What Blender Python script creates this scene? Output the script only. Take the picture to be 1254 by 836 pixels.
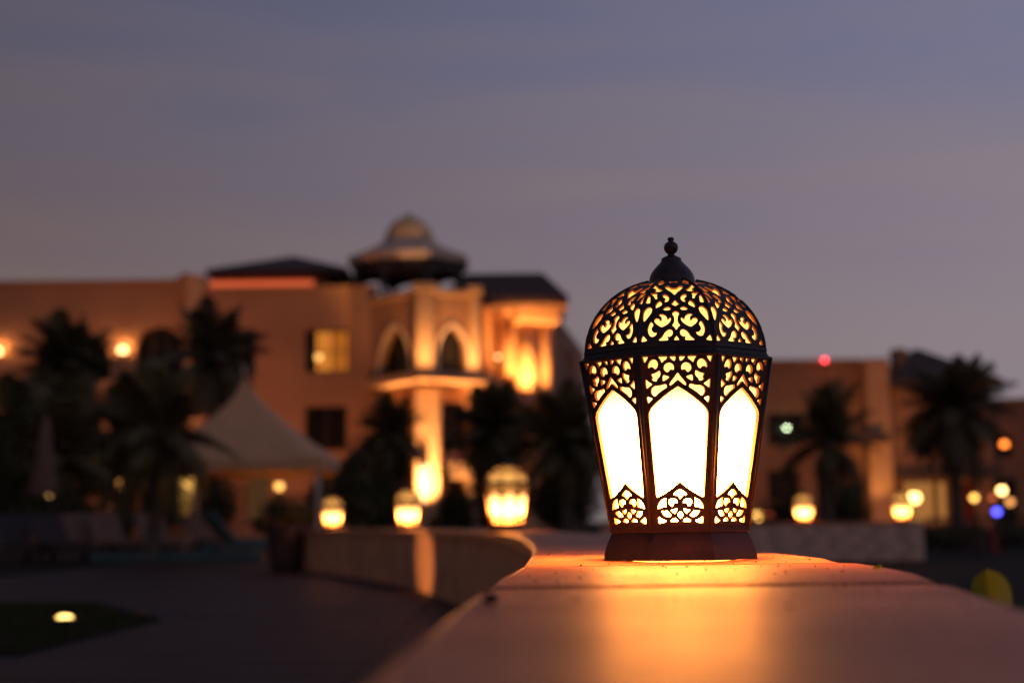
import bpy, bmesh, math, random
import numpy as np
from mathutils import Vector, Matrix
from math import radians as R, sin, cos, pi, sqrt, tan

for o in list(bpy.data.objects): bpy.data.objects.remove(o)
SC = bpy.context.scene
COL = SC.collection
random.seed(7); rng = np.random.default_rng(7)

# ------------------------------------------------------------------ camera
CAMZ = 0.66                       # the camera rests on the wall coping (top at 0.60)
F = 1742.0                        # 50 mm on 36 mm, in photo pixels (1254 wide)
cam_d = bpy.data.cameras.new('camera'); cam = bpy.data.objects.new('camera', cam_d); COL.objects.link(cam)
cam_d.lens = 50; cam_d.sensor_width = 36; cam_d.clip_start = 0.05; cam_d.clip_end = 3000
CR = Matrix.Rotation(R(90 + 7.24), 4, 'X') @ Matrix.Rotation(R(-0.7), 4, 'Z')
cam.matrix_world = Matrix.Translation((0, 0, CAMZ)) @ CR
cam_d.dof.use_dof = True; cam_d.dof.focus_distance = 2.12; cam_d.dof.aperture_fstop = 2.8
SC.camera = cam
C3 = CR.to_3x3()
def ray(x, y): return C3 @ Vector(((x - 627) / F, -(y - 418) / F, -1.0))
def at(x, y, Y):                  # photo pixel + distance -> point
    d = ray(x, y); d = d * (Y / d.y); return Vector((d.x, d.y, d.z + CAMZ))
def atz(x, y, z):                 # photo pixel on a level plane
    d = ray(x, y); d = d * ((z - CAMZ) / d.z); return Vector((d.x, d.y, z))
def gx(x, Y, y=640): return at(x, y, Y).x

# ------------------------------------------------------------------ world: dusk sky
w = bpy.data.worlds.new('World'); SC.world = w; w.use_nodes = True
nt = w.node_tree; N = nt.nodes; L = nt.links
for n in list(N): N.remove(n)
def nd(t, **k):
    n = N.new(t)
    for a, b in k.items(): setattr(n, a, b)
    return n
tc = nd('ShaderNodeTexCoord'); sep = nd('ShaderNodeSeparateXYZ'); L.new(tc.outputs['Generated'], sep.inputs[0])
ramp = nd('ShaderNodeValToRGB'); ramp.color_ramp.interpolation = 'B_SPLINE'
el = ramp.color_ramp.elements
stops = [(0.0, (.010, .007, .006)), (.485, (.02, .013, .011)), (.5, (.232, .160, .143)), (.56, (.220, .156, .152)), (.62, (.184, .134, .145)),
         (.68, (.128, .122, .182)), (.80, (.078, .080, .130)), (1.0, (.045, .046, .080))]
el[0].position, el[0].color = stops[0][0], (*stops[0][1], 1); el[1].position, el[1].color = stops[-1][0], (*stops[-1][1], 1)
for p, c in stops[1:-1]:
    e = el.new(p); e.color = (*c, 1)
mr = nd('ShaderNodeMapRange'); mr.inputs[1].default_value = -1; mr.inputs[2].default_value = 1
L.new(sep.outputs['Z'], mr.inputs[0])
mpc = nd('ShaderNodeMapping'); mpc.inputs['Scale'].default_value = (1.6, 1.6, 11.0); mpc.inputs['Rotation'].default_value = (0, R(7), 0)
L.new(tc.outputs['Generated'], mpc.inputs[0])
nz = nd('ShaderNodeTexNoise'); nz.inputs['Scale'].default_value = 2.3; nz.inputs['Detail'].default_value = 4; nz.inputs['Roughness'].default_value = .5
L.new(mpc.outputs[0], nz.inputs['Vector'])
# clouds bend the gradient a little and tint it
ma = nd('ShaderNodeMath', operation='MULTIPLY_ADD'); ma.inputs[1].default_value = .10; L.new(nz.outputs['Fac'], ma.inputs[0])
sb = nd('ShaderNodeMath', operation='SUBTRACT'); sb.inputs[1].default_value = .05
L.new(mr.outputs[0], ma.inputs[2]); L.new(ma.outputs[0], sb.inputs[0])
gate = nd('ShaderNodeMath', operation='MAXIMUM'); L.new(sb.outputs[0], gate.inputs[0])
hz = nd('ShaderNodeMath', operation='MINIMUM'); hz.inputs[1].default_value = .502; L.new(mr.outputs[0], hz.inputs[0]); L.new(hz.outputs[0], gate.inputs[1])
L.new(gate.outputs[0], ramp.inputs[0])
# brighter and bluer towards the east (+X), dimmer to -X, smooth over the whole dome
az = nd('ShaderNodeMapRange'); az.inputs[1].default_value = -.75; az.inputs[2].default_value = .75
L.new(sep.outputs['X'], az.inputs[0])
azr = nd('ShaderNodeValToRGB'); azr.color_ramp.elements[0].color = (.64, .62, .58, 1); azr.color_ramp.elements[1].color = (1.32, 1.58, 1.86, 1)
azr.color_ramp.interpolation = 'EASE'
L.new(az.outputs[0], azr.inputs[0])
mul = nd('ShaderNodeMix', data_type='RGBA', blend_type='MULTIPLY'); mul.inputs[0].default_value = 1
L.new(ramp.outputs[0], mul.inputs[6]); L.new(azr.outputs[0], mul.inputs[7])
bg = nd('ShaderNodeBackground'); bg.inputs[1].default_value = 1.0
L.new(mul.outputs[2], bg.inputs[0])
out = nd('ShaderNodeOutputWorld'); L.new(bg.outputs[0], out.inputs[0])

SC.view_settings.view_transform = 'Standard'; SC.view_settings.look = 'None'; SC.view_settings.exposure = 0; SC.view_settings.gamma = 1
SC.view_settings.use_curve_mapping = False
SC.cycles.use_denoising = True
SC.cycles.sample_clamp_indirect = 4.0; SC.cycles.sample_clamp_direct = 0
SC.cycles.max_bounces = 6; SC.cycles.caustics_reflective = False; SC.cycles.caustics_refractive = False

# ------------------------------------------------------------------ materials
def mat(name, col, rough=.7, metal=0, var=.25, scale=6, bump=0, bscale=None, spec=.5, col2=None, coat=0, trans=0, coord='Object', detail=5):
    m = bpy.data.materials.new(name); m.use_nodes = True; t = m.node_tree; b = t.nodes['Principled BSDF']
    b.inputs['Roughness'].default_value = rough; b.inputs['Metallic'].default_value = metal
    b.inputs['Specular IOR Level'].default_value = spec; b.inputs['Coat Weight'].default_value = coat
    if trans: b.inputs['Transmission Weight'].default_value = trans
    c = t.nodes.new('ShaderNodeTexCoord')
    n = t.nodes.new('ShaderNodeTexNoise'); n.inputs['Scale'].default_value = scale; n.inputs['Detail'].default_value = detail
    t.links.new(c.outputs[coord], n.inputs['Vector'])
    r = t.nodes.new('ShaderNodeValToRGB')
    c2 = col2 or tuple(x * (1 - var) for x in col); c1 = col if col2 else tuple(min(1, x * (1 + var)) for x in col)
    r.color_ramp.elements[0].position = .32; r.color_ramp.elements[1].position = .68
    r.color_ramp.elements[0].color = (*c2, 1); r.color_ramp.elements[1].color = (*c1, 1)
    t.links.new(n.outputs['Fac'], r.inputs[0]); t.links.new(r.outputs[0], b.inputs['Base Color'])
    # uneven gloss
    q = t.nodes.new('ShaderNodeMapRange'); q.inputs[3].default_value = max(.02, rough - .08); q.inputs[4].default_value = min(1, rough + .1)
    t.links.new(n.outputs['Fac'], q.inputs[0]); t.links.new(q.outputs[0], b.inputs['Roughness'])
    if bump:
        n2 = t.nodes.new('ShaderNodeTexNoise'); n2.inputs['Scale'].default_value = bscale or scale * 6; n2.inputs['Detail'].default_value = 6
        t.links.new(c.outputs[coord], n2.inputs['Vector'])
        u = t.nodes.new('ShaderNodeBump'); u.inputs['Strength'].default_value = bump; u.inputs['Distance'].default_value = .02
        t.links.new(n2.outputs['Fac'], u.inputs['Height']); t.links.new(u.outputs[0], b.inputs['Normal'])
    return m
def emit(name, col, strength, sample=True):
    m = bpy.data.materials.new(name); m.use_nodes = True; t = m.node_tree
    for n in list(t.nodes): t.nodes.remove(n)
    e = t.nodes.new('ShaderNodeEmission'); e.inputs[0].default_value = (*col, 1); e.inputs[1].default_value = strength
    o = t.nodes.new('ShaderNodeOutputMaterial'); t.links.new(e.outputs[0], o.inputs[0])
    if not sample: m.cycles.emission_sampling = 'NONE'
    return m

M = {}
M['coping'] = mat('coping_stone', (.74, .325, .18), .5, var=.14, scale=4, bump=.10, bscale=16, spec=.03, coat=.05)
M['coping'].node_tree.nodes['Principled BSDF'].inputs['Coat Roughness'].default_value = .34
def grain(m, sc, amt, stain):
    t = m.node_tree; b = t.nodes['Principled BSDF']; src = b.inputs['Base Color'].links[0].from_socket
    c = t.nodes.new('ShaderNodeTexCoord')
    for scale, lo, p0, p1 in ((sc, 1 - amt, .38, .58), (stain, .84, .42, .60)):
        n = t.nodes.new('ShaderNodeTexNoise'); n.inputs['Scale'].default_value = scale; n.inputs['Detail'].default_value = 8; n.inputs['Roughness'].default_value = .65
        t.links.new(c.outputs['Object'], n.inputs['Vector'])
        r = t.nodes.new('ShaderNodeValToRGB'); r.color_ramp.elements[0].position = p0; r.color_ramp.elements[1].position = p1
        r.color_ramp.elements[0].color = (lo, lo * .97, lo * .94, 1); r.color_ramp.elements[1].color = (1, 1, 1, 1)
        x = t.nodes.new('ShaderNodeMix'); x.data_type = 'RGBA'; x.blend_type = 'MULTIPLY'; x.inputs[0].default_value = 1
        t.links.new(n.outputs['Fac'], r.inputs[0]); t.links.new(src, x.inputs[6]); t.links.new(r.outputs[0], x.inputs[7]); src = x.outputs[2]
    t.links.new(src, b.inputs['Base Color'])
grain(M['coping'], 150, .34, 7)
M['copedge'] = M['coping'].copy(); M['copedge'].name = 'polished_edge'
_b = M['copedge'].node_tree.nodes['Principled BSDF']; _b.inputs['Coat Weight'].default_value = .65; _b.inputs['Coat Roughness'].default_value = .22
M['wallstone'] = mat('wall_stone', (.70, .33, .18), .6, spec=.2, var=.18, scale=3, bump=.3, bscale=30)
M['block'] = mat('stone_block', (.72, .47, .33), .8, spec=.2, var=.25, scale=2.2, bump=.5, bscale=18)
M['mortar'] = mat('mortar', (.20, .14, .11), .9, var=.15)
M['stucco'] = mat('tan_stucco', (.40, .205, .115), .9, spec=.2, var=.08, scale=.5, bump=.15, bscale=8)
M['stucco2'] = mat('pale_stucco', (.52, .31, .175), .9, spec=.2, var=.08, scale=.5, bump=.15, bscale=8)
M['stucco3'] = mat('brown_stucco', (.30, .165, .10), .9, spec=.2, var=.10, scale=.5, bump=.15, bscale=8)
M['roof'] = mat('roof_tile', (.10, .05, .038), .9, var=.3, scale=2.5, bump=.6, bscale=9)
M['dome'] = mat('gold_brown_dome', (.80, .50, .26), .9, spec=.1, var=.1, scale=1.5)
M['pavroof'] = mat('pavilion_roof', (.74, .50, .34), .95, spec=.1, var=.12, scale=3, bump=.3)
M['dwood'] = mat('dark_wood', (.05, .028, .018), .6, var=.3, scale=6)
M['bronze'] = mat('dark_bronze', (.036, .025, .021), .48, metal=.2, var=.3, scale=30, bump=.12, bscale=220, spec=.4)
M['rimglow'] = mat('orange_rim_glow', (.50, .19, .045), .5, metal=.0, var=.12, scale=40)  # orange glare around the lit holes, put into the metal's edge colour
M['cap'] = mat('worn_bronze', (.055, .032, .024), .40, metal=.4, var=.4, scale=45, bump=.2, bscale=260)
M['darkpane'] = mat('dark_glass_and_shade', (.010, .007, .005), .25, var=.2, scale=1, spec=.15)
M['paver'] = mat('dark_paver', (.058, .029, .020), .6, spec=.10, var=.22, scale=1.6, bump=.25, bscale=25)
M['joint'] = mat('paver_joint', (.03, .02, .017), .9)
M['soil'] = mat('garden_ground', (.022, .018, .009), .95, spec=.1, var=.4, scale=1.2, bump=.3)
M['grass'] = mat('grass_blade', (.034, .044, .006), .8, var=.4, scale=4, spec=.2)
M['palm'] = mat('palm_leaf', (.125, .092, .038), .8, spec=.15, var=.4, scale=2)
M['palm2'] = mat('pale_palm_leaf', (.15, .108, .056), .8, spec=.15, var=.35, scale=2)  # paler, greyer copy of the palm leaf
M['trunk'] = mat('palm_trunk', (.12, .085, .055), .9, var=.35, scale=8, bump=.6)
M['leaf'] = mat('shrub_leaf', (.085, .074, .026), .7, spec=.2, var=.4, scale=3)
M['sprig'] = mat('bright_leaf', (.15, .21, .03), .4, var=.25, scale=25, bump=.1, bscale=120)
t_ = M['sprig'].node_tree; tr_ = t_.nodes.new('ShaderNodeBsdfTranslucent'); tr_.inputs[0].default_value = (.13, .19, .015, 1)
mx_ = t_.nodes.new('ShaderNodeMixShader'); mx_.inputs[0].default_value = .42
t_.links.new(t_.nodes['Principled BSDF'].outputs[0], mx_.inputs[1]); t_.links.new(tr_.outputs[0], mx_.inputs[2]); t_.links.new(mx_.outputs[0], t_.nodes['Material Output'].inputs[0])
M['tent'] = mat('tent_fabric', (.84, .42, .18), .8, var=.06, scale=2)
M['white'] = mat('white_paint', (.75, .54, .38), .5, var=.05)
M['cushion'] = mat('cushion_fabric', (.24, .135, .09), .9, var=.12)
M['dmetal'] = mat('dark_metal', (.03, .026, .024), .5, metal=.5, var=.2)
M['teal'] = mat('teal_paint', (.045, .11, .10), .5, var=.2)
M['redpaint'] = mat('red_paint', (.22, .02, .018), .5, var=.2)
M['pot'] = mat('brown_pot', (.040, .022, .022), .55, var=.3, scale=6, bump=.2)
M['parasol'] = mat('parasol_cloth', (.26, .14, .09), .85, var=.1)
M['pebble'] = mat('dark_pebble', (.03, .02, .015), .8, var=.4, scale=60)

# ------------------------------------------------------------------ object helpers
def tag(o, label, cat, group=None):
    o['label'] = label; o['category'] = cat
    if group: o['group'] = group
    return o
def structure(o): o['kind'] = 'structure'; return o
def thing(name, label, cat, loc=(0, 0, 0), rz=0, group=None):
    o = bpy.data.objects.new(name, None); COL.objects.link(o); o.location = loc; o.rotation_euler = (0, 0, rz); o.empty_display_size = .1
    return tag(o, label, cat, group)
def link(name, me, m=None, parent=None, world=False):
    o = bpy.data.objects.new(name, me); COL.objects.link(o)
    if m is not None and not me.materials: me.materials.append(M[m] if isinstance(m, str) else m)
    if parent is not None:
        o.parent = parent
        if world and parent.type == 'EMPTY':
            o.matrix_parent_inverse = (Matrix.Translation(parent.location) @ parent.rotation_euler.to_matrix().to_4x4()).inverted()
    return o
def pyd(name, v, f, smooth=False):
    me = bpy.data.meshes.new(name); me.from_pydata([tuple(p) for p in v], [], f); me.update()
    if smooth: me.polygons.foreach_set('use_smooth', [True] * len(me.polygons))
    return me
def bm_mesh(name, bm, smooth=False):
    me = bpy.data.meshes.new(name); bmesh.ops.recalc_face_normals(bm, faces=bm.faces); bm.to_mesh(me); bm.free()
    if smooth: me.polygons.foreach_set('use_smooth', [True] * len(me.polygons))
    return me
def add_box(bm, x0, x1, y0, y1, z0, z1, bev=0):
    g = bmesh.ops.create_cube(bm, size=1)
    for v in g['verts']:
        v.co = Vector((x0 + (v.co.x + .5) * (x1 - x0), y0 + (v.co.y + .5) * (y1 - y0), z0 + (v.co.z + .5) * (z1 - z0)))
    if bev:
        es = list({e for v in g['verts'] for e in v.link_edges})
        bmesh.ops.bevel(bm, geom=es, offset=bev, segments=1, affect='EDGES')
def box(name, b, m, parent=None, world=False, bev=0):
    bm = bmesh.new(); add_box(bm, *b, bev=bev); return link(name, bm_mesh(name, bm), m, parent, world)
def lathe_v(prof, n, phase=0, apothem=False, axis=(0, 0), close=True):
    v = []; f = []
    k = 1 / cos(pi / n) if apothem else 1
    for r, z in prof:
        for i in range(n):
            a = phase + 2 * pi * i / n; v.append((axis[0] + r * k * sin(a), axis[1] - r * k * cos(a), z))
    for j in range(len(prof) - 1):
        for i in range(n):
            f.append((j * n + i, j * n + (i + 1) % n, (j + 1) * n + (i + 1) % n, (j + 1) * n + i))
    if close:
        f.append(tuple(reversed(range(n)))); f.append(tuple((len(prof) - 1) * n + i for i in range(n)))
    return v, f
def lathe(name, prof, n, m, parent=None, world=False, phase=0, apothem=False, axis=(0, 0), close=True, smooth=False):
    v, f = lathe_v(prof, n, phase, apothem, axis, close)
    return link(name, pyd(name, v, f, smooth), m, parent, world)
def tube_v(pts, rad, n=6):
    V = []; Fc = []
    pts = [Vector(p) for p in pts]
    for i, p in enumerate(pts):
        d = (pts[min(i + 1, len(pts) - 1)] - pts[max(i - 1, 0)]).normalized()
        a = d.orthogonal().normalized() if abs(d.z) < .95 else Vector((1, 0, 0)); a = (a - d * a.dot(d)).normalized(); b = d.cross(a)
        r = rad[i] if hasattr(rad, '__len__') else rad
        for k in range(n):
            t = 2 * pi * k / n; V.append(p + a * (r * cos(t)) + b * (r * sin(t)))
    for i in range(len(pts) - 1):
        for k in range(n): Fc.append((i * n + k, i * n + (k + 1) % n, (i + 1) * n + (k + 1) % n, (i + 1) * n + k))
    Fc.append(tuple(reversed(range(n)))); Fc.append(tuple((len(pts) - 1) * n + k for k in range(n)))
    return V, Fc
def tube(name, pts, rad, m, parent=None, world=False, n=6, smooth=True):
    v, f = tube_v(pts, rad, n); return link(name, pyd(name, v, f, smooth), m, parent, world)
def sphere_mesh(name, r, seg=12, rings=8):
    bm = bmesh.new(); bmesh.ops.create_uvsphere(bm, u_segments=seg, v_segments=rings, radius=r); return bm_mesh(name, bm, True)
def copy_tree(o, parent=None):
    c = o.copy(); COL.objects.link(c)
    if parent is not None: c.parent = parent
    for ch in list(o.children): copy_tree(ch, c)
    return c
def spot(name, loc, target, energy, col, size, blend=.6, rad=.08, parent=None):
    d = bpy.data.lights.new(name, 'SPOT'); d.energy = energy; d.color = col; d.spot_size = R(size); d.spot_blend = blend; d.shadow_soft_size = rad
    o = bpy.data.objects.new(name, d); COL.objects.link(o); o.location = loc
    o.rotation_euler = (Vector(target) - Vector(loc)).to_track_quat('-Z', 'Y').to_euler()
    if parent is not None:
        o.parent = parent; o.matrix_parent_inverse = Matrix.Translation(-Vector(parent.location))
    return o
def point(name, loc, energy, col, rad=.06, parent=None):
    d = bpy.data.lights.new(name, 'POINT'); d.energy = energy; d.color = col; d.shadow_soft_size = rad
    o = bpy.data.objects.new(name, d); COL.objects.link(o); o.location = loc
    if parent is not None:
        o.parent = parent; o.matrix_parent_inverse = Matrix.Translation(-Vector(parent.location))
    return o

def extrude_outline(name, outline, holes, t0, t1):
    """flat shape with holes -> solid mesh in (u, depth, z)"""
    cu = bpy.data.curves.new(name, 'CURVE'); cu.dimensions = '2D'; cu.fill_mode = 'BOTH'; cu.extrude = (t1 - t0) / 2
    for poly in [outline] + list(holes):
        s = cu.splines.new('POLY'); s.points.add(len(poly) - 1)
        for p, q in zip(s.points, poly): p.co = (q[0], q[1], 0, 1)
        s.use_cyclic_u = True
    ob = bpy.data.objects.new(name, cu); COL.objects.link(ob)
    dg = bpy.context.evaluated_depsgraph_get(); me = bpy.data.meshes.new_from_object(ob.evaluated_get(dg))
    bpy.data.objects.remove(ob); bpy.data.curves.remove(cu)
    mid = (t0 + t1) / 2
    me.transform(Matrix(((1, 0, 0, 0), (0, 0, -1, mid), (0, 1, 0, 0), (0, 0, 0, 1))))
    me.update(); return me

class Plane:                      # a vertical facade plane through two ground points (left, right as seen)
    def __init__(s, p0, p1):
        s.p0 = Vector((p0[0], p0[1], 0)); d = Vector((p1[0], p1[1], 0)) - s.p0; s.len = d.length; s.u = d.normalized()
        s.n = Vector((s.u.y, -s.u.x, 0))         # towards the viewer
        s.m = Matrix(((s.u.x, -s.n.x, 0, s.p0.x), (s.u.y, -s.n.y, 0, s.p0.y), (0, 0, 1, 0), (0, 0, 0, 1)))
    def px(s, x, y):                              # photo pixel -> (u, z) on the plane
        d = ray(x, y); o = Vector((0, 0, CAMZ))
        t = (s.p0 - o).dot(s.n) / d.dot(s.n); p = o + d * t
        return ((p - s.p0).dot(s.u), p.z)
    def pts(s, poly): return [s.px(*q) for q in poly]
    def rect(s, x0, y0, x1, y1):
        a = s.px((x0 + x1) / 2, y0); b = s.px((x0 + x1) / 2, y1); l = s.px(x0, (y0 + y1) / 2); r = s.px(x1, (y0 + y1) / 2)
        return l[0], b[1], r[0], a[1]
    def solid(s, name, outline, holes, t0, t1, m, parent):
        me = extrude_outline(name, outline, holes, t0, t1); me.transform(s.m)
        return link(name, me, m, parent, True)
    def bar(s, name, u0, z0, u1, z1, t0, t1, m, parent, bev=0):
        bm = bmesh.new(); add_box(bm, u0, u1, t0, t1, z0, z1, bev=bev); me = bm_mesh(name, bm); me.transform(s.m); return link(name, me, m, parent, True)
def rectp(u0, z0, u1, z1): return [(u0, z0), (u1, z0), (u1, z1), (u0, z1)]
def archp(u0, z0, u1, z1, kind='round', k=None):
    """opening with a round or pointed head; z1 is the crown"""
    w = (u1 - u0) / 2; c = (u0 + u1) / 2; p = [(u0, z0), (u1, z0)]
    if kind == 'round':
        h = min(k or w, z1 - z0)
        for i in range(13):
            a = pi * i / 12; p.append((c + w * cos(a), z1 - h + h * sin(a)))
    else:
        h = 1.732 * w
        for i in range(8): a = R(60) * i / 7; p.append((u0 + 2 * w * cos(a), z1 - h + 2 * w * sin(a)))
        for i in range(6, -1, -1): a = R(60) * i / 7; p.append((u1 - 2 * w * cos(a), z1 - h + 2 * w * sin(a)))
    return p
def inset(poly, d):
    cx = sum(p[0] for p in poly) / len(poly); cz = sum(p[1] for p in poly) / len(poly)
    xs = [p[0] for p in poly]; zs = [p[1] for p in poly]; sx = 1 - 2 * d / (max(xs) - min(xs)); sz = 1 - 2 * d / (max(zs) - min(zs))
    mx = (max(xs) + min(xs)) / 2; mz = (max(zs) + min(zs)) / 2
    return [(mx + (p[0] - mx) * sx, mz + (p[1] - mz) * sz) for p in poly]
def window(pl, poly, parent, fm='dwood', pm='darkpane', rec=.22, fw=.09, mull=2, trans=1, label=None):
    f = pl.solid('window', poly, [inset(poly, fw)], rec, rec + .08, fm, parent)
    pl.solid('pane', inset(poly, fw * .8), [], rec + .03, rec + .045, pm, f)
    us = [p[0] for p in poly]; zs = [p[1] for p in poly]
    for i in range(1, mull):
        u = min(us) + (max(us) - min(us)) * i / mull
        pl.bar('mullion', u - .03, min(zs) + fw, u + .03, max(zs) - fw - (.02 if len(poly) == 4 else (max(zs) - min(zs)) * .12), rec - .01, rec + .025, fm, f)
    if trans > 1:
        for i in range(1, trans):
            z = min(zs) + (max(zs) - min(zs)) * i / trans
            pl.bar('transom', min(us) + fw, z - .03, max(us) - fw, z + .03, rec - .005, rec + .022, fm, f)
    if label: f['label'] = label
    return f

# ================================================================== GROUND
g = box('ground', (-900, 900, -40, 1800, -.42, -.02), 'soil'); structure(g)
pv = box('patio', (-7.0, -.1, 1.0, 27.2, -.3, -.004), 'joint'); structure(pv)
bm = bmesh.new(); add_box(bm, -.297, .297, -.297, .297, -.03, 0, bev=.006); pme = bm_mesh('paver', bm); pme.materials.append(M['paver'])
def inner(z): return float(np.interp(z, *ZI))
# ------------------------------------------------------------------ the curved wall (plan from the photo: inner and outer coping edge)
zi = [-.6, 0, .52, .84, 1.36, 1.95, 2.5, 3.0, 4.6, 6.5, 9.46, 12.5, 15.9, 19.8, 22.2]
xi = [-.095, -.080, -.064, -.056, -.033, .004, .024, .036, .038, .0, -.16, -.64, -1.38, -2.70, -3.65]
zo = [-.6, 0, .5, .99, 1.42, 1.80, 2.37, 2.8, 4.0, 5.0, 6.5, 9.46, 12.5, 15.9, 19.8, 22.2]
xo = [.25, .28, .31, .352, .423, .463, .474, .463, .458, .455, .41, .25, -.18, -.90, -2.22, -3.2]
def cr(xs, ys, n=900):
    X = np.array(xs); Y = np.array(ys); m = np.gradient(Y, X); q = np.linspace(X[0], X[-1], n); i = np.clip(np.searchsorted(X, q) - 1, 0, len(X) - 2)
    h = X[i + 1] - X[i]; t = (q - X[i]) / h
    return q, (2*t**3-3*t**2+1)*Y[i] + (t**3-2*t**2+t)*h*m[i] + (-2*t**3+3*t**2)*Y[i+1] + (t**3-t**2)*h*m[i+1]
ZI = cr(zi, xi); ZO = cr(zo, xo)
def inn(z): return float(np.interp(z, *ZI))
def outr(z): return float(np.interp(z, *ZO))
# pavers left of the wall
k = 0; rest = bmesh.new(); cells = []
for iy in range(43):
    for ix in range(12):
        x = -.12 - ix * .6 + .3; y = 1.3 + iy * .6
        if x - .28 > inn(min(22.2, y + .3)) or y > 26.9: continue
        if 6.2 < y < 12.6 and x < -2.55 - max(0, (y - 10.5) * .5): continue     # lawn cut-out
        cells.append((abs(x) / y > .40, y, x))
for far, y, x in sorted(cells):
    if k < 300:
        p = link('paver', pme, None, pv); p.location = (x, y, random.uniform(-.0015, .0015)); k += 1
    else: add_box(rest, x - .297, x + .297, y - .297, y + .297, -.03, random.uniform(-.0015, .0015))
ro = link('paver_field', bm_mesh('paver_field', rest), 'paver', pv); ro['kind'] = 'stuff'
# lawn
lv = [(-7, 6.3, .008), (-2.6, 7.6, .008), (-2.5, 10.2, .008), (-3.6, 12.4, .008), (-7, 12.9, .008)]
lawn = link('lawn', pyd('lawn', lv + [(a, b, -.05) for a, b, c in lv], [(0, 1, 2, 3, 4)] + [(i, i + 5, (i + 1) % 5 + 5, (i + 1) % 5) for i in range(5)]), 'soil'); structure(lawn)
V = []; Fc = []
def in_lawn(x, y):
    c = False; j = 4
    for i in range(5):
        if (lv[i][1] > y) != (lv[j][1] > y) and x < (lv[j][0] - lv[i][0]) * (y - lv[i][1]) / (lv[j][1] - lv[i][1]) + lv[i][0]: c = not c
        j = i
    return c
while len(V) < 3 * 9000:
    x, y = rng.uniform(-5.2, -2.5), rng.uniform(6.3, 12.9)
    if not in_lawn(x, y): continue
    h = rng.uniform(.03, .06); a = rng.uniform(0, 6.28); b = len(V)
    V += [(x - .004 * cos(a), y - .004 * sin(a), .008), (x + .004 * cos(a), y + .004 * sin(a), .008), (x + rng.normal(0, .015), y + rng.normal(0, .015), .008 + h)]; Fc.append((b, b + 1, b + 2))
go = link('grass', pyd('grass', V, Fc), 'grass'); go['kind'] = 'stuff'; tag(go, 'patch of short dark grass beside the dark paving', 'grass')

# wall: body + coping slabs
WT = .60; CT = .065
wall = thing('curved_garden_wall', 'low curved stone wall with smooth pale coping carrying the large lantern', 'wall', (0, 0, 0))
zs = [-.6, -.2, .2] + list(np.arange(.5, 22.3, .3)) 
V = []; Fc = []
for z in zs:
    a, b = inn(z) + .03, outr(z) - .03
    V += [(a, z, 0), (a, z, WT - CT), (b, z, WT - CT), (b, z, 0)]
for i in range(len(zs) - 1):
    for j in range(4):
        q = (j + 1) % 4; Fc.append((4 * i + j, 4 * i + q, 4 * i + 4 + q, 4 * i + 4 + j))
Fc += [(0, 1, 2, 3), tuple(4 * (len(zs) - 1) + j for j in (3, 2, 1, 0))]
link('wall_body', pyd('wall_body', V, Fc), 'wallstone', wall, True)
cuts = [-.55, 1.437] + [1.437 + .62 * i for i in range(1, 4)] + [3.297 + .95 * i for i in range(1, 20)]
cuts = [c for c in cuts if c < 22.2] + [22.2]
def slab(z0, z1, dz):
    n = max(3, int((z1 - z0) / .12)); V = []; Fc = []
    r = .011
    for i in range(n + 1):
        z = z0 + (z1 - z0) * i / n; a, b = inn(z), outr(z)
        e = .0035 if i in (0, n) else 0
        prof = [(a, WT - CT), (a, WT - r)] + [(a + r - r * cos(t), WT - r + r * sin(t)) for t in (R(30), R(60))] + [(a + r, WT)] + \
               [(a + (b - a) * q, WT) for q in (.25, .5, .75)] + [(b - r, WT)] + [(b - r + r * sin(t), WT - r + r * cos(t)) for t in (R(30), R(60))] + [(b, WT - r), (b, WT - CT)]
        V += [(x, z, zz - (e if zz > WT - .02 else 0) + dz) for x, zz in prof]
        if i in (0, n): pass
    m_ = 13
    for i in range(n):
        for j in range(m_):
            q = (j + 1) % m_; Fc.append((m_ * i + j, m_ * i + q, m_ * (i + 1) + q, m_ * (i + 1) + j))
    Fc += [tuple(range(m_)), tuple(m_ * n + j for j in reversed(range(m_)))]
    me = pyd('coping_slab', V, Fc, True)
    me.materials.append(M['coping']); me.materials.append(M['copedge'])
    for p in me.polygons:
        k = p.index % 13
        if p.index < 13 * n and (k in (1, 2, 3, 8, 9, 10, 11) and k != 8): p.material_index = 1
    me.set_sharp_from_angle(angle=R(40))
    return me
for i in range(len(cuts) - 1):
    link('coping_slab', slab(cuts[i] + .003, cuts[i + 1] - .003, random.uniform(-.0008, .0008) if i > 3 else (-.0025, 0, .0004, -.0006)[i]), 'coping', wall, True)

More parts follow.
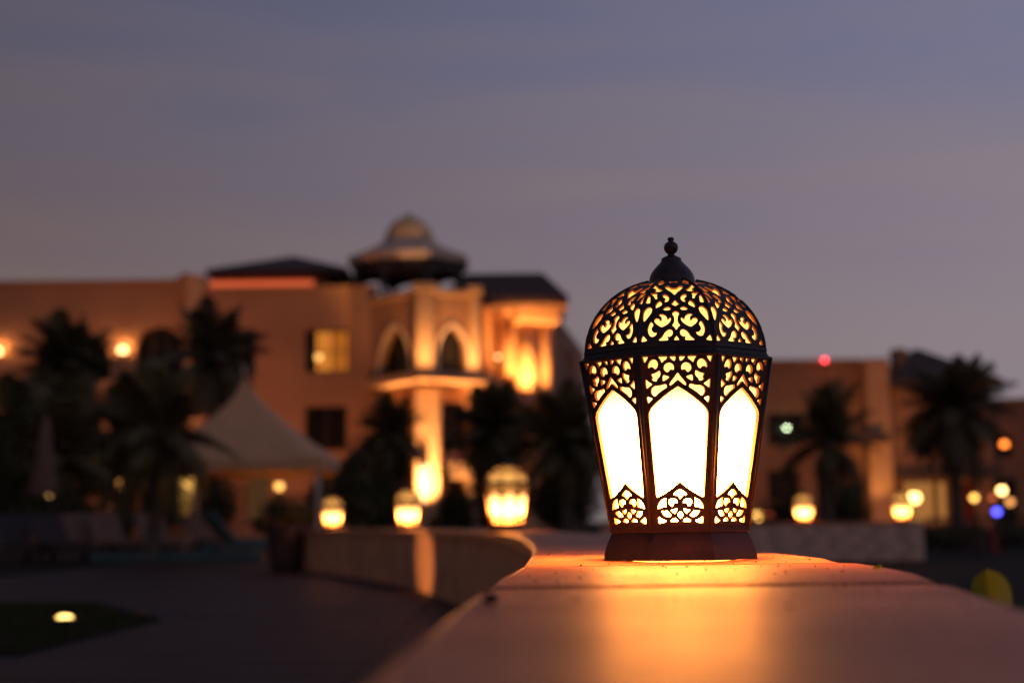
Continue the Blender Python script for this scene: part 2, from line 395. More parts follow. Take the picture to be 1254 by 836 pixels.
# ================================================================== LANTERN
S = .5 / 396
def HH(y): return (684 - y) * S
def crom(P, n=4):
    P = np.array(P, float); out = []
    for i in range(len(P)):
        a, b, c, d = P[i - 1], P[i], P[(i + 1) % len(P)], P[(i + 2) % len(P)]
        for k in range(n):
            t = k / n; out.append(.5 * ((2*b) + (-a+c)*t*.8 + (2*a*.8 + b*(-5+.6) + c*(4-.0) - .8*d + .2*0)*0 + 0*t) if False else
                                  (2*t**3-3*t**2+1)*b + (t**3-2*t**2+t)*(c-a)*.38 + (-2*t**3+3*t**2)*c + (t**3-t**2)*(d-b)*.38)
    return np.array(out)
def sdf(polys, X, Y):
    Fd = np.full(X.shape, 1e9)
    for P in polys:
        Q = np.roll(P, -1, 0); d2 = np.full(X.shape, 1e9); ins = np.zeros(X.shape, bool)
        for (ax, ay), (bx, by) in zip(P, Q):
            ex, ey = bx - ax, by - ay; l = ex * ex + ey * ey + 1e-9
            t = np.clip(((X - ax) * ex + (Y - ay) * ey) / l, 0, 1)
            d2 = np.minimum(d2, (X - ax - t * ex) ** 2 + (Y - ay - t * ey) ** 2)
            c = (ay > Y) != (by > Y)
            ins ^= c & (X < ex * (Y - ay) / (ey if abs(ey) > 1e-9 else 1e-9) + ax)
        Fd = np.minimum(Fd, np.where(ins, -1, 1) * np.sqrt(d2))
    return Fd
def march(us, ts, Fv, map3, name):
    """metal where Fv > 0; returns a solid sheet (front, back and edge walls)"""
    V = []; idx = {}; faces = []; mi = []
    def vert(key, u, t):
        if key not in idx:
            idx[key] = len(V); V.append(map3(u, t, 0)); V.append(map3(u, t, 1))
        return idx[key]
    nu, ntt = len(us), len(ts)
    for j in range(ntt - 1):
        for i in range(nu - 1):
            cs = [(i, j), (i + 1, j), (i + 1, j + 1), (i, j + 1)]; val = [Fv[b, a] for a, b in cs]
            if max(val) <= 0: continue
            poly = []; cross = []
            for q in range(4):
                a, b = cs[q], cs[(q + 1) % 4]; va, vb = val[q], val[(q + 1) % 4]
                if va > 0: poly.append(vert(('c',) + a, us[a[0]], ts[a[1]]))
                if (va > 0) != (vb > 0):
                    t = va / (va - vb); key = ('e',) + tuple(sorted((a, b)))
                    v = vert(key, us[a[0]] + (us[b[0]] - us[a[0]]) * t, ts[a[1]] + (ts[b[1]] - ts[a[1]]) * t)
                    poly.append(v); cross.append((len(poly) - 1, va > 0))
            if len(poly) < 3: continue
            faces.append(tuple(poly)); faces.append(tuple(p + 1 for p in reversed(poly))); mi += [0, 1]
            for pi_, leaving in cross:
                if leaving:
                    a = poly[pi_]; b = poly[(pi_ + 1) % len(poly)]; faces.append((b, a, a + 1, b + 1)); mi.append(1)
    me = pyd(name, V, faces); me.materials.append(M['bronze']); me.materials.append(M['rimglow'])
    me.polygons.foreach_set('material_index', mi); return me
def mirror(P, cx): return [(2 * cx - x, y) for x, y in reversed(P)]
def sym(P, cx): return P + [(2 * cx - x, y) for x, y in reversed(P) if abs(x - cx) > 3]

# --- dome gore pattern, traced in zoom coordinates (7.964 px per photo px, centre x 420, spring line y 772)
D = []
dome_sym = [[(425-5, 674), (404, 692), (394, 717)], [(420, 430), (395, 440), (385, 462), (400, 490), (403, 525), (395, 552), (379, 572), (403, 598), (420, 622)],
            [(420, 308), (402, 335), (379, 360), (400, 371), (420, 383)], [(420, 262), (390, 230), (355, 200), (328, 165), (345, 148), (375, 152), (387, 168), (420, 176)],
            [(420, 104), (398, 108), (380, 113), (379, 90), (400, 86), (420, 92)]]
dome_half = [[(245, 719), (285, 680), (310, 640), (345, 613), (375, 615), (388, 640), (380, 670), (355, 687), (334, 683), (342, 700), (336, 719)],
             [(86, 729), (91, 690), (105, 668), (126, 692), (145, 719)],
             [(180, 533), (160, 570), (149, 610), (155, 652), (177, 681), (207, 682), (232, 662), (236, 635), (212, 641), (190, 620), (194, 592), (208, 572), (196, 545)],
             [(282, 593), (245, 570), (218, 542), (213, 515), (235, 500), (260, 505), (275, 528), (285, 510), (281, 488), (256, 475), (275, 458), (310, 464), (335, 488), (340, 512), (371, 489), (374, 520), (355, 552), (320, 577)],
             [(112, 537), (109, 490), (120, 430), (150, 392), (185, 384), (201, 410), (190, 450), (160, 492), (130, 527)],
             [(297, 416), (320, 392), (350, 384), (377, 400), (371, 418), (340, 427)],
             [(234, 401), (234, 365), (253, 335), (276, 319), (299, 350), (286, 376)],
             [(303, 255), (330, 249), (356, 265), (368, 295), (356, 327), (330, 341), (316, 325), (331, 302), (316, 292), (307, 275)],
             [(143, 346), (147, 300), (165, 264), (187, 268), (187, 310), (182, 346)],
             [(179, 234), (215, 234), (240, 230), (259, 245), (251, 270), (256, 303), (234, 303), (221, 275), (204, 256)],
             [(235, 117), (204, 165), (230, 181), (246, 188), (231, 216), (265, 223), (316, 208), (281, 180), (256, 150)],
             [(273, 134), (277, 95), (300, 71), (337, 74), (321, 92), (339, 105), (320, 123)]]
for P in dome_sym: D.append(sym(P, 420))
for P in dome_half: D.append(P); D.append(mirror(P, 420))
def to_dome(P):
    return [((x - 420) / 7.964, (772 - y) / 7.964) for x, y in P]
Dp = [crom(to_dome(P)) for P in D]
DA, DB = 109.0, 95.0; T22 = tan(pi / 8)
tmax = math.acos(30 / DA)
us = np.linspace(-1, 1, 85); ts = np.linspace(0.0, tmax, 100)
U, T = np.meshgrid(us, ts)
A_ = DA * np.cos(T)
Fd = sdf(Dp, U * T22 * A_, DB * np.sin(T))
Fd = np.minimum(Fd, 99) + .30
def map_dome(u, t, back):
    th = 2.4 if back else 0
    a = (DA - th) * cos(t); h = (DB - th) * sin(t); return (u * T22 * a * S, -a * S, HH(437) + h * S)
me_dome = march(us, ts, Fd, map_dome, 'dome_fretwork')

# --- body panel pattern (elevation photo px: x offset, y)
Pn = []
cu, su = 603, 11.4
up_sym = [[(603, 320), (560, 372), (497, 448), (488, 492), (530, 476), (570, 442), (603, 418)]]
up_half = [[(133, 104), (212, 104), (196, 150), (158, 197), (140, 150)],
           [(203, 267), (203, 220), (220, 180), (250, 150), (290, 142), (327, 165), (344, 205), (336, 245), (310, 274), (290, 271), (276, 253), (255, 244), (235, 249), (220, 264)],
           [(343, 104), (462, 104), (456, 147), (425, 166), (391, 197), (370, 150)],
           [(470, 320), (435, 302), (413, 265), (424, 220), (455, 194), (500, 187), (541, 210), (557, 250), (549, 297), (531, 284), (505, 284), (488, 302)],
           [(498, 106), (577, 106), (572, 167), (545, 167), (514, 140)],
           [(243, 335), (300, 320), (361, 288), (374, 340), (356, 380), (331, 401), (319, 434), (285, 430), (249, 411), (263, 380)],
           [(405, 348), (492, 375), (452, 412), (399, 432)],
           [(168, 398), (215, 438), (264, 468), (220, 502), (180, 532), (168, 470)],
           [(238, 570), (249, 520), (290, 489), (360, 483), (441, 466), (457, 511), (420, 536), (350, 582), (295, 630), (259, 611)],
           [(183, 628), (262, 655), (226, 697), (200, 722), (185, 680)]]
Q = [sym(P, cu) for P in up_sym]
for P in up_half: Q += [P, mirror(P, cu)]
Pn += [[((x - cu) / su, 440 + y / su) for x, y in P] for P in Q]
cl, sl = 540, 11.94
lo_sym = [[(540, 256), (438, 326), (500, 347), (540, 392)], [(540, 558), (495, 610), (540, 662)]]
lo_half = [[(213, 527), (224, 470), (265, 408), (342, 370), (336, 430), (347, 492), (300, 502), (255, 516)],
           [(400, 487), (370, 440), (384, 393), (430, 383), (481, 393), (502, 430), (496, 451), (460, 446), (441, 470), (430, 492)],
           [(398, 540), (450, 530), (499, 517), (486, 560), (455, 594), (424, 570)],
           [(263, 549), (310, 555), (351, 544), (381, 580), (412, 616), (380, 637), (330, 632), (289, 601)],
           [(224, 628), (270, 655), (342, 691), (290, 717), (229, 724)],
           [(388, 702), (420, 664), (455, 649), (486, 664), (507, 702)]]
Q = [sym(P, cl) for P in lo_sym]
for P in lo_half: Q += [P, mirror(P, cl)]
Pn += [[((x - cl) / sl, 580 + y / sl) for x, y in P] for P in Q]
Pn = [crom(P) for P in Pn]
win = [(0, 483.5), (-9, 489), (-18, 495.5), (-27, 503), (-32.5, 508.5), (-35, 514), (-35, 520), (-28.2, 610.5), (-26.5, 611), (-17, 606), (-8, 600), (0, 593.2)]
win = win + [(-x, y) for x, y in reversed(win) if abs(x) > .1]
Pn.append(np.array(win))
YT, YB, AT, AB = 447.0, 648.0, 115.5, 82.5
us = np.linspace(-1, 1, 81); ts = np.linspace(YB, YT, 200)
U, T = np.meshgrid(us, ts); A_ = AB + (AT - AB) * (YB - T) / (YB - YT)
Fp = sdf(Pn, U * T22 * A_, T) + .25
def map_pan(u, y, back):
    a = AB + (AT - AB) * (YB - y) / (YB - YT) - (3.6 if back else 0); return (u * T22 * a * S, -a * S, HH(y))
me_pan = march(us, ts, Fp, map_pan, 'fretwork_panel')

# glass liners: lamp light fading with distance from the bulb low in the body
def glow_mat(name, stops, z0, z1):
    m = bpy.data.materials.new(name); m.use_nodes = True; t = m.node_tree
    for n in list(t.nodes): t.nodes.remove(n)
    c = t.nodes.new('ShaderNodeTexCoord'); s = t.nodes.new('ShaderNodeSeparateXYZ'); t.links.new(c.outputs['Object'], s.inputs[0])
    q = t.nodes.new('ShaderNodeMapRange'); q.inputs[1].default_value = z0; q.inputs[2].default_value = z1; t.links.new(s.outputs['Z'], q.inputs[0])
    r = t.nodes.new('ShaderNodeValToRGB'); e0 = r.color_ramp.elements
    e0[0].position = stops[0][0]; e0[0].color = (*[x / 40 for x in stops[0][1]], 1); e0[1].position = stops[-1][0]; e0[1].color = (*[x / 40 for x in stops[-1][1]], 1)
    for p, cc in stops[1:-1]: e = e0.new(p); e.color = (*[x / 40 for x in cc], 1)
    t.links.new(q.outputs[0], r.inputs[0])
    e = t.nodes.new('ShaderNodeEmission'); e.inputs[1].default_value = 40; t.links.new(r.outputs[0], e.inputs[0])
    o = t.nodes.new('ShaderNodeOutputMaterial'); t.links.new(e.outputs[0], o.inputs[0])
    return m
BODY = [(0, (125, 34, 4.6)), (.36, (138, 38, 5.6)), (.54, (42, 14, 3.0)), (.68, (11, 4.8, 1.4)), (.80, (3.8, 1.75, .46)), (1, (2.2, 1.02, .24))]
M['bodyglow'] = glow_mat('lit_frosted_glass', BODY, HH(648), HH(447))
M['domeglow'] = glow_mat('lit_amber_glass', [(0, (3.0, 1.42, .34)), (.45, (2.9, 1.3, .29)), (.8, (2.3, .95, .17)), (1, (1.7, .60, .08))], HH(437), HH(345))

def make_lantern(label, loc, rz, group):
    t = thing('lantern', label, 'lantern', loc, rz, group)
    ph = pi / 8
    base = [(92, 684 - .5), (91.6, 678), (90, 671), (87.5, 664), (84.5, 657.5), (82.5, 653), (81.5, 651)]
    inn_b = [(76.5, 651), (85.5, 684 - .5)]
    prof = [(r * S, HH(y)) for r, y in base + inn_b]; prof.append(prof[0])
    lathe('base', prof, 8, 'bronze', t, phase=ph, apothem=True, close=False)
    for i in range(4):
        a = pi / 4 + i * pi / 2; r = 86 * S
        lathe('foot', [(4 * S, 0), (4 * S, 3.5 * S)], 8, 'bronze', t, axis=(r * sin(a), -r * cos(a)))
    lathe('bottom_rail', [(r * S, HH(y)) for r, y in [(83.2, 651.2), (84.2, 650), (84, 644.5), (79, 644.5), (78, 651.2), (83.2, 651.2)]], 8, 'bronze', t, phase=ph, apothem=True, close=False)
    for i in range(8):
        p = link('fretwork_panel', me_pan, 'bronze', t); p.rotation_euler.z = i * pi / 4
        d = link('dome_fretwork', me_dome, 'bronze', t); d.rotation_euler.z = i * pi / 4
        a = pi / 8 + i * pi / 4; k = 1 / cos(pi / 8)
        def P(r, y): return (r * k * S * sin(a), -r * k * S * cos(a), HH(y))
        tube('corner_post', [P(AB - .6, 648), P(AT - .6, 447)], [2.3 * S, 2.6 * S], 'bronze', t, n=6)
        tube('dome_rib', [P(DA * cos(q) - .6, 437 - DB * sin(q)) for q in np.linspace(0, tmax, 14)], [2.4 * S] * 14, 'bronze', t, n=6)
    belt = [(115.0, 449.5), (117.3, 448.5), (117.3, 446.2), (114.5, 444.8), (112.2, 443.5), (110.6, 439), (111.3, 437.8), (110.8, 434.2), (103.5, 434.2), (103.5, 449.5), (115.0, 449.5)]
    lathe('belt', [(r * S, HH(y)) for r, y in belt], 8, 'bronze', t, phase=ph, apothem=True, close=False)
    cap = [(31, 350), (30.3, 347.5), (29.3, 346.5), (29, 343), (28.5, 339), (26.5, 334), (23, 329), (19, 324.5), (15.5, 321), (13.2, 318.2), (12.6, 316.5), (13.0, 315.4), (11.6, 314), (8.5, 312.5)]
    lathe('cap', [(r * S, HH(y)) for r, y in cap], 16, 'cap', t, phase=ph / 2, smooth=True)
    fin = [(9.2, 313.8), (8.6, 312.4), (5.2, 311.0), (4.0, 309.6), (5.0, 308.2), (7.4, 306), (8.9, 303), (9.2, 300.5), (8.7, 297.8), (7.0, 295.4), (4.6, 293.8), (3.3, 293.0), (3.4, 292.2), (4.2, 291.2), (4.3, 289.6), (3.6, 288.2), (1.5, 287.6)]
    lathe('finial', [(r * S, HH(y)) for r, y in fin], 14, 'cap', t, smooth=True)
    lathe('body_glass', [((AB - 6) * S, HH(646)), ((AT - 7) * S, HH(448))], 8, 'bodyglow', t, phase=ph, apothem=True, close=False)
    lathe('dome_glass', [((DA - 7) * cos(q) * S, HH(437) + (DB - 5) * sin(q) * S) for q in np.linspace(0, pi / 2 - .25, 10)], 8, 'domeglow', t, phase=ph, apothem=True, close=False)
    return t
LP = at(835.5, 684, 2.2)
lant = make_lantern('large bronze filigree lantern in sharp focus glowing on the pale coping', (LP.x, 2.24, WT), R(-4.5), 'wall lanterns'); lant.scale = (1, 1, 1.018)
def put_lantern(px, Y, Z, label):
    t = copy_tree(lant); t.location = (gx(px, Y), Y, Z); t.rotation_euler.z = math.atan2(gx(px, Y), Y) * -1 + random.uniform(-.2, .2); t['label'] = label
    for ch in t.children:
        if ch.name.startswith('body_glass'):
            ch.data = ch.data.copy(); k = random.uniform(.26, .36)
            ch.data.materials[0] = glow_mat('lit_frosted_glass_dimmer', [(p, tuple(max(lo, c * k) for c, lo in zip(cc, (1.7, .66, .13)))) for p, cc in BODY], HH(648), HH(447))
    return t
put_lantern(621, 9.46, WT, 'glowing bronze lantern on the curved wall, first one behind the large sharp lantern')
put_lantern(500, 15.9, WT, 'glowing bronze lantern on the curved wall beneath the brightly lit corner pier')
put_lantern(407, 19.8, WT, 'glowing bronze lantern at the far end of the curved wall beside the potted shrub')

# ------------------------------------------------------------------ straight masonry wall on the right, with blocks
YR = 22.0
bx0, bx1 = gx(735, YR), gx(1131, YR)
mw = thing('masonry_wall', 'low straight wall of pale squared stone blocks behind the lantern', 'wall', ((bx0 + bx1) / 2, YR, 0))
box('wall_core', (bx0, bx1 - .015, YR + .015, YR + .40, 0, .56), 'mortar', mw, True)
bms = []
for k in range(4):
    bm = bmesh.new(); add_box(bm, 0, 1, -.012, .2, .0, .132, bev=.008)
    for v in bm.verts: v.co.y += random.uniform(-.008, .004)
    me = bm_mesh('stone_block', bm); me.materials.append(M['block']); bms.append(me)
for r_ in range(4):
    x = bx0
    while x < bx1 - .01:
        wd = random.uniform(.32, .55)
        if bx1 - x - wd < .2: wd = bx1 - x
        o = link('stone_block', random.choice(bms), None, mw, True); o.location = (x + .004, YR, .004 + r_ * .139); o.scale = (wd - .008, 1, 1)
        x += wd
x = bx0
while x < bx1:
    wd = min(1.0, bx1 + .02 - x)
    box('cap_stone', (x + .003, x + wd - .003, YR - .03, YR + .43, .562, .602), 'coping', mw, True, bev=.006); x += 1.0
put_lantern(985, YR + .18, .602, 'glowing bronze lantern on the masonry wall in front of the slender palm')
put_lantern(1105, YR + .18, .602, 'glowing bronze lantern on the end of the masonry wall')

# pebble and leaves
pm = bmesh.new(); bmesh.ops.create_icosphere(pm, subdivisions=2, radius=.0065)
for v in pm.verts: v.co *= random.uniform(.8, 1.15)
for v in pm.verts: v.co.z *= .7
pb = link('pebble', bm_mesh('pebble', pm, True), 'pebble'); pz = atz(600, 737, WT); pb.location = (pz.x, pz.y, WT + .003)
tag(pb, 'tiny dark pebble lying on the inner edge of the pale coping', 'pebble')
gb = bmesh.new(); gr_ = random.Random(3)
for i in range(170):
    z = gr_.uniform(1.0, 3.0); x = gr_.uniform(inn(z) + .02, outr(z) - .02)
    if abs(z - 2.24) < .12 and abs(x - LP.x) < .12: continue
    if abs(z - 1.437) < .006: continue
    q = gr_.uniform(.0005, .0015) * (1.5 if gr_.random() < .1 else 1)
    bmesh.ops.create_icosphere(gb, subdivisions=1, radius=q, matrix=Matrix.Translation((x, z, WT + q * .4 - (.0025 if z < 1.437 else 0))) @ Matrix.Diagonal((gr_.uniform(.7, 1.5), gr_.uniform(.7, 1.5), .7, 1)))
gt = link('grit', bm_mesh('grit', gb), 'pebble'); gt['kind'] = 'stuff'; tag(gt, 'fine dark grit scattered over the pale coping around the large lantern', 'grit')
def leaf_mesh(Ln, W, cup):
    V = []; Fc = []
    n = 10
    for i in range(n + 1):
        t = i / n; wd = W * max(0, 1 - abs(2 * t - 1) ** 2.6) ** .55 + .0004
        z = Ln * t
        for j in range(-3, 4):
            s = j / 3; V.append((s * wd, cup * (abs(s) ** 1.05) * wd + .02 * wd * sin(9 * t + 3 * s) - .25 * Ln * t * t, z))
    for i in range(n):
        for j in range(6): a = i * 7 + j; Fc.append((a, a + 1, a + 8, a + 7))
    return pyd('leaf', V, Fc, True)
def sprig(px, py, Y, size, label, n, rz):
    tip = at(px, py, Y)
    t = thing('leafy_plant', label, 'plant', (tip.x, tip.y, 0))
    zt = tip.z - size
    tube('stem', [(0, .02, 0), (.01, .0, zt * .5), (0, 0, zt)], [.006, .005, .003], 'sprig', t)
    me = leaf_mesh(size, size * .40, 1.0)
    l = link('leaf', me, 'sprig', t); l.location = (0, 0, zt); l.rotation_euler = (R(-8), R(-8), rz)
    for i in range(n):
        l = link('leaf', me, 'sprig', t); l.location = (0, 0, zt - .02 - .025 * i); l.rotation_euler = (R(55), 0, rz + 2.3 + i * 2.4); l.scale = (.9, .9, .9)
for_lv = at(1219, 696, 1.42)
sprig(1217, 697, 1.42, .046, 'broad green leaf tip poking up beside the outer edge of the coping', 5, R(-18))
sprig(1079, 690.5, 1.72, .022, 'very small dark leaf tip just showing over the coping edge', 4, R(20))

# ================================================================== MAIN BUILDING
WARM = (1, .50, .17)
Y0 = 65.0
H = thing('hotel_building', 'long tan hotel with arches, corner bay and domed rooftop pavilion', 'building', (gx(300, Y0), Y0, 0))
pW = Plane((gx(-75, Y0), Y0), (gx(228, Y0), Y0))
def top(pl, x, y): return pl.px(x, y)[1]
zt = top(pW, 110, 349)
holes = []
arch_up = [archp(*pW.rect(41, 402, 136, 470)), archp(*pW.rect(166, 399, 223, 469)), archp(*pW.rect(-62, 404, -22, 470))]
low = [rectp(*pW.rect(16, 505, 128, 552)), rectp(*pW.rect(160, 505, 216, 552))]
gnd = [rectp(*pW.rect(6, 560, 32, 640)), rectp(*pW.rect(74, 560, 93, 592)), rectp(*pW.rect(99, 558, 150, 580)), rectp(*pW.rect(170, 560, 214, 640))]
pW.solid('wall', rectp(0, -.1, pW.len, zt), arch_up + low + gnd, 0, .45, 'stucco', H)
pW.bar('parapet_cap', -.1, zt + .003, pW.len, zt + .22, -.12, .5, 'stucco', H)
for p in arch_up: window(pW, p, H, rec=.35, mull=3)  # near-black panes stand for the shaded loggia inside the arches
for p in low: window(pW, p, H, rec=.35, mull=4)
M['litdim'] = emit('dim_lit_window', (1, .42, .12), .16, False)
M['litdim2'] = emit('faint_lit_window', (1, .45, .16), .07, False)
for i, p in enumerate(gnd): window(pW, p, H, rec=.35, mull=2, pm=['litdim2', 'litdim', 'litdim2', 'darkpane'][i], label='dimly lit ground floor window' if i < 3 else None)
# balcony slab over the lower arcade with a curved corbel and a column
u0, z0, u1, z1 = pW.rect(92, 470, 226, 483)
pW.bar('balcony', u0, z0, u1, z1, -1.6, -.003, 'stucco2', H)
u0, z0, u1, z1 = pW.rect(134, 486, 151, 640)
pW.bar('column', u0, 0, u1, z1, -1.5, -1.0, 'stucco2', H, bev=.05)
# pier at the break in the facade
pP = Plane((gx(226, Y0), Y0 - .6), (gx(248, Y0), Y0 - .6))
pP.bar('pier', 0, 0, pP.len, top(pP, 237, 336), 0, 1.4, 'stucco2', H, bev=.04)
sh = Plane((gx(205, Y0), Y0 - .05), (gx(226, Y0), Y0 - .05))
a = top(sh, 205, 347); b_ = top(sh, 226, 334)
sh.solid('shoulder', [(0, a - .6), (sh.len - .01, a - .6), (sh.len - .01, b_), (sh.len * .75, b_), (0, a + .1)], [], -.1, .5, 'stucco', H)
# middle block
pM = Plane((gx(248, Y0), Y0 - .25), (gx(462, Y0), Y0 - .25))
zm = top(pM, 350, 356)
hm = [rectp(*pM.rect(275, 402, 313, 460)), rectp(*pM.rect(373, 403, 428, 456)), rectp(*pM.rect(373, 497, 425, 551)), rectp(*pM.rect(275, 497, 313, 551)), rectp(*pM.rect(300, 572, 330, 640)), rectp(*pM.rect(385, 580, 425, 630))]
pM.solid('wall', rectp(0, -.1, pM.len, zm), hm, 0, .45, 'stucco', H)
pM.bar('parapet_cap', 0, zm + .003, pM.len, zm + .2, -.12, .5, 'stucco', H)
window(pM, hm[0], H, mull=2); window(pM, hm[2], H, mull=2); window(pM, hm[3], H, mull=2); window(pM, hm[5], H, mull=2)
window(pM, hm[4], H, mull=2, pm='litdim2')
# lit window with curtains
M['curtain'] = emit('lit_curtain', (1, .27, .03), .46, False)
M['curtain2'] = emit('lit_curtain_fold', (1, .31, .04), .7, False)
wl = window(pM, hm[1], H, mull=5, trans=2, pm='darkpane', label='amber lit window with drawn curtains'); 
uu = [p[0] for p in hm[1]]; zz = [p[1] for p in hm[1]]; uw = max(uu) - min(uu)
for i, (a, b2) in enumerate([(.25, .60), (.64, .95)]):
    V = []; Fc = []; n = 24
    for j in range(n + 1):
        u = min(uu) + uw * (a + (b2 - a) * j / n); d = .236 + .008 * sin(j * 1.9)
        V += [(u, d, min(zz) + .1), (u, d, max(zz) - .1)]
    for j in range(n): Fc.append((2 * j, 2 * j + 2, 2 * j + 3, 2 * j + 1))
    me = pyd('curtain', V, Fc, True); me.transform(pM.m); link('curtain', me, 'curtain2' if i == 0 else 'curtain', wl)
ul = link('bedside_bulb', sphere_mesh('bulb', .16), emit('bulb_in_window', (1, .50, .12), 2.2, False), wl); q = pM.px(390, 437); ul.location = pM.m @ Vector((q[0], .1, q[1]))

def hip_roof(name, x0, x1, y0, y1, ze, zr, parent, rin=None, th=.25):
    d = min(x1 - x0, y1 - y0) / 2 if rin is None else rin
    if x1 - x0 >= y1 - y0: ra, rb = (x0 + d, (y0 + y1) / 2), (x1 - d, (y0 + y1) / 2)
    else: ra, rb = ((x0 + x1) / 2, y0 + d), ((x0 + x1) / 2, y1 - d)
    V = [(x0, y0, ze), (x1, y0, ze), (x1, y1, ze), (x0, y1, ze), (ra[0], ra[1], zr), (rb[0], rb[1], zr)]
    V += [(a, b, ze - th) for a, b, c in V[:4]]
    Fq = [(0, 1, 5, 4), (1, 2, 5), (2, 3, 4, 5), (3, 0, 4), (0, 6, 7, 1), (1, 7, 8, 2), (2, 8, 9, 3), (3, 9, 6, 0), (6, 9, 8, 7)] if x1 - x0 >= y1 - y0 else \
         [(0, 1, 4), (1, 2, 5, 4), (2, 3, 5), (3, 0, 4, 5), (0, 6, 7, 1), (1, 7, 8, 2), (2, 8, 9, 3), (3, 9, 6, 0), (6, 9, 8, 7)]
    return link(name, pyd(name, V, Fq), 'roof', parent, True)
# set-back clerestory with orange cove light under a dark hip roof
Yc = 68.0
zc0 = top(pM, 320, 350); 
c0, c1 = gx(240, Yc), gx(398, Yc)
zeave = at(320, 336, 66.8).z
box('clerestory', (c0, c1, Yc, Yc + 8, zc0 - 1.5, zeave - .02), 'stucco2', H, True)
hip_roof('hip_roof', gx(247, 66.6), gx(424, 66.6), 66.6, 78, zeave + .25, at(330, 316, 72.3).z, H, rin=5.2)
cove = box('cove_light', (c0 + .2, c1 - .6, Yc - .1, Yc - .02, zeave - .75, zeave - .12), emit('orange_cove_glow', (1, .16, .055), .72))
tag(cove, 'long glowing orange light strip under the dark roof eave', 'strip light')
# body of the wings so that the building has depth
box('rear_wall', (gx(-75, Y0), gx(462, Y0), Y0 + .46, Y0 + 16, 0, zm - 1.0), 'stucco3', H, True)

# --- central corner bay
def P2(x, Y): return (gx(x, Y), Y)
bays = [Plane(P2(455, 64.7), P2(520, 62.0)), Plane(P2(520, 62.0), P2(582, 63.2)), Plane(P2(582, 63.2), P2(604, 66.5))]
zb = top(bays[0], 490, 366)
lists = [[archp(*bays[0].rect(466, 399, 504, 458), kind='pt')], [archp(*bays[1].rect(536, 399, 571, 458), kind='pt')], []]
zbb = [rectp(*bays[1].rect(548, 588, 565, 640)), rectp(*bays[0].rect(462, 500, 500, 560)), rectp(*bays[1].rect(540, 492, 572, 552))]
bays[0].solid('bay_wall', rectp(0, -.1, bays[0].len, zb), lists[0] + [zbb[1]], 0, .4, 'stucco', H)
bays[1].solid('bay_wall', rectp(0, -.1, bays[1].len, zb), lists[1] + [zbb[0], zbb[2]], 0, .4, 'stucco', H)
bays[2].solid('bay_wall', rectp(0, -.1, bays[2].len, zb), [], 0, .4, 'stucco', H)
window(bays[0], lists[0][0], H, rec=.3, mull=2); window(bays[1], lists[1][0], H, rec=.3, mull=2)
window(bays[0], zbb[1], H, rec=.3, mull=2); window(bays[1], zbb[2], H, rec=.3, mull=2)
dr = bays[1].solid('door', zbb[0], [], .2, .28, 'dwood', H)
for b, ls in zip(bays, lists):                                   # raised arch surrounds, coloured paler than the wall to look lit
    for p in ls:
        us_ = [q[0] for q in p]; w_ = max(us_) - min(us_)
        big = inset(p, -.16); big = [(u, z if z > p[0][1] + .05 else p[0][1]) for u, z in big]
        b.solid('arch_surround', big, [inset(p, -.01)], -.14, -.004, 'white', H)
for b, (xa, xb) in zip(bays, ((460, 506), (534, 574), (0, 0))):   # cornice and balcony ledge per face
    zl = top(bays[0], 510, 466)
    b.bar('cornice', -.08, zb + .003, b.len + .08, zb + .30, -.20, .42, 'stucco2', H, bev=.05)
zl = top(bays[0], 510, 466)
qs = [Vector((*P2(455, 64.7), 0)), Vector((*P2(520, 62.0), 0)), Vector((*P2(582, 63.2), 0)), Vector((*P2(604, 66.5), 0))]
oq = [qs[0] + Vector((-.35, -.6, 0)), qs[1] + Vector((0, -2.2, 0)), qs[2] + Vector((.6, -1.7, 0)), qs[3] + Vector((.8, 0, 0))]
ring = oq + [qs[3] + Vector((0, .2, 0)), qs[0] + Vector((0, .2, 0))]
V = [(v.x, v.y, zl - .17) for v in ring] + [(v.x, v.y, zl + .2) for v in ring]; nr = len(ring)
link('balcony_ledge', pyd('balcony_ledge', V, [tuple(reversed(range(nr))), tuple(range(nr, 2 * nr))] + [(i, (i + 1) % nr, nr + (i + 1) % nr, nr + i) for i in range(nr)]), 'stucco2', H, True)
def pier(x0, x1, y0, y1, Y, d, m='stucco2', cap=True, zlo=None):
    a, b = at(x0, (y0 + y1) / 2, Y).x, at(x1, (y0 + y1) / 2, Y).x; zt_ = at((x0 + x1) / 2, y0, Y).z; zl_ = at((x0 + x1) / 2, y1, Y).z if zlo is None else zlo
    o = box('pier', (a, b, Y, Y + d, zl_, zt_), m, H, True, bev=.06)
    if cap:
        box('pier_cap', (a - .14, b + .14, Y - .14, Y + d + .1, zt_ + .003, zt_ + .38), m, o, True, bev=.05)
    return o
pier(509, 531, 356, 455, 61.4, 1.2); pier(576, 588, 360, 455, 62.7, 1.0)
pier(508, 539, 474, 640, 61.2, 1.3, cap=False, zlo=0)
pier(570, 582, 560, 640, 62.4, .6, cap=False, zlo=0)
pt = bays[1]; u0, z0, u1, z1 = pt.rect(541, 566, 580, 586); pt.bar('lintel', u0, z0, u1, z1, -.7, -.003, 'stucco2', H, bev=.05)
u0, z0, u1, z1 = pt.rect(572, 470, 588, 502); pt.solid('bracket', [(u0, z1), (u1, z1), (u1, z0), (u1 - .15, z0), (u1 - .3, z0 + .6), (u0, z1 - .35)], [], -.8, -.003, 'stucco2', H)
bs = Plane(P2(452, 64.5), P2(604, 64.5))
box('bay_core', (gx(462, 66), gx(600, 66), 66.9, 72, 0, zb - .4), 'stucco3', H, True)
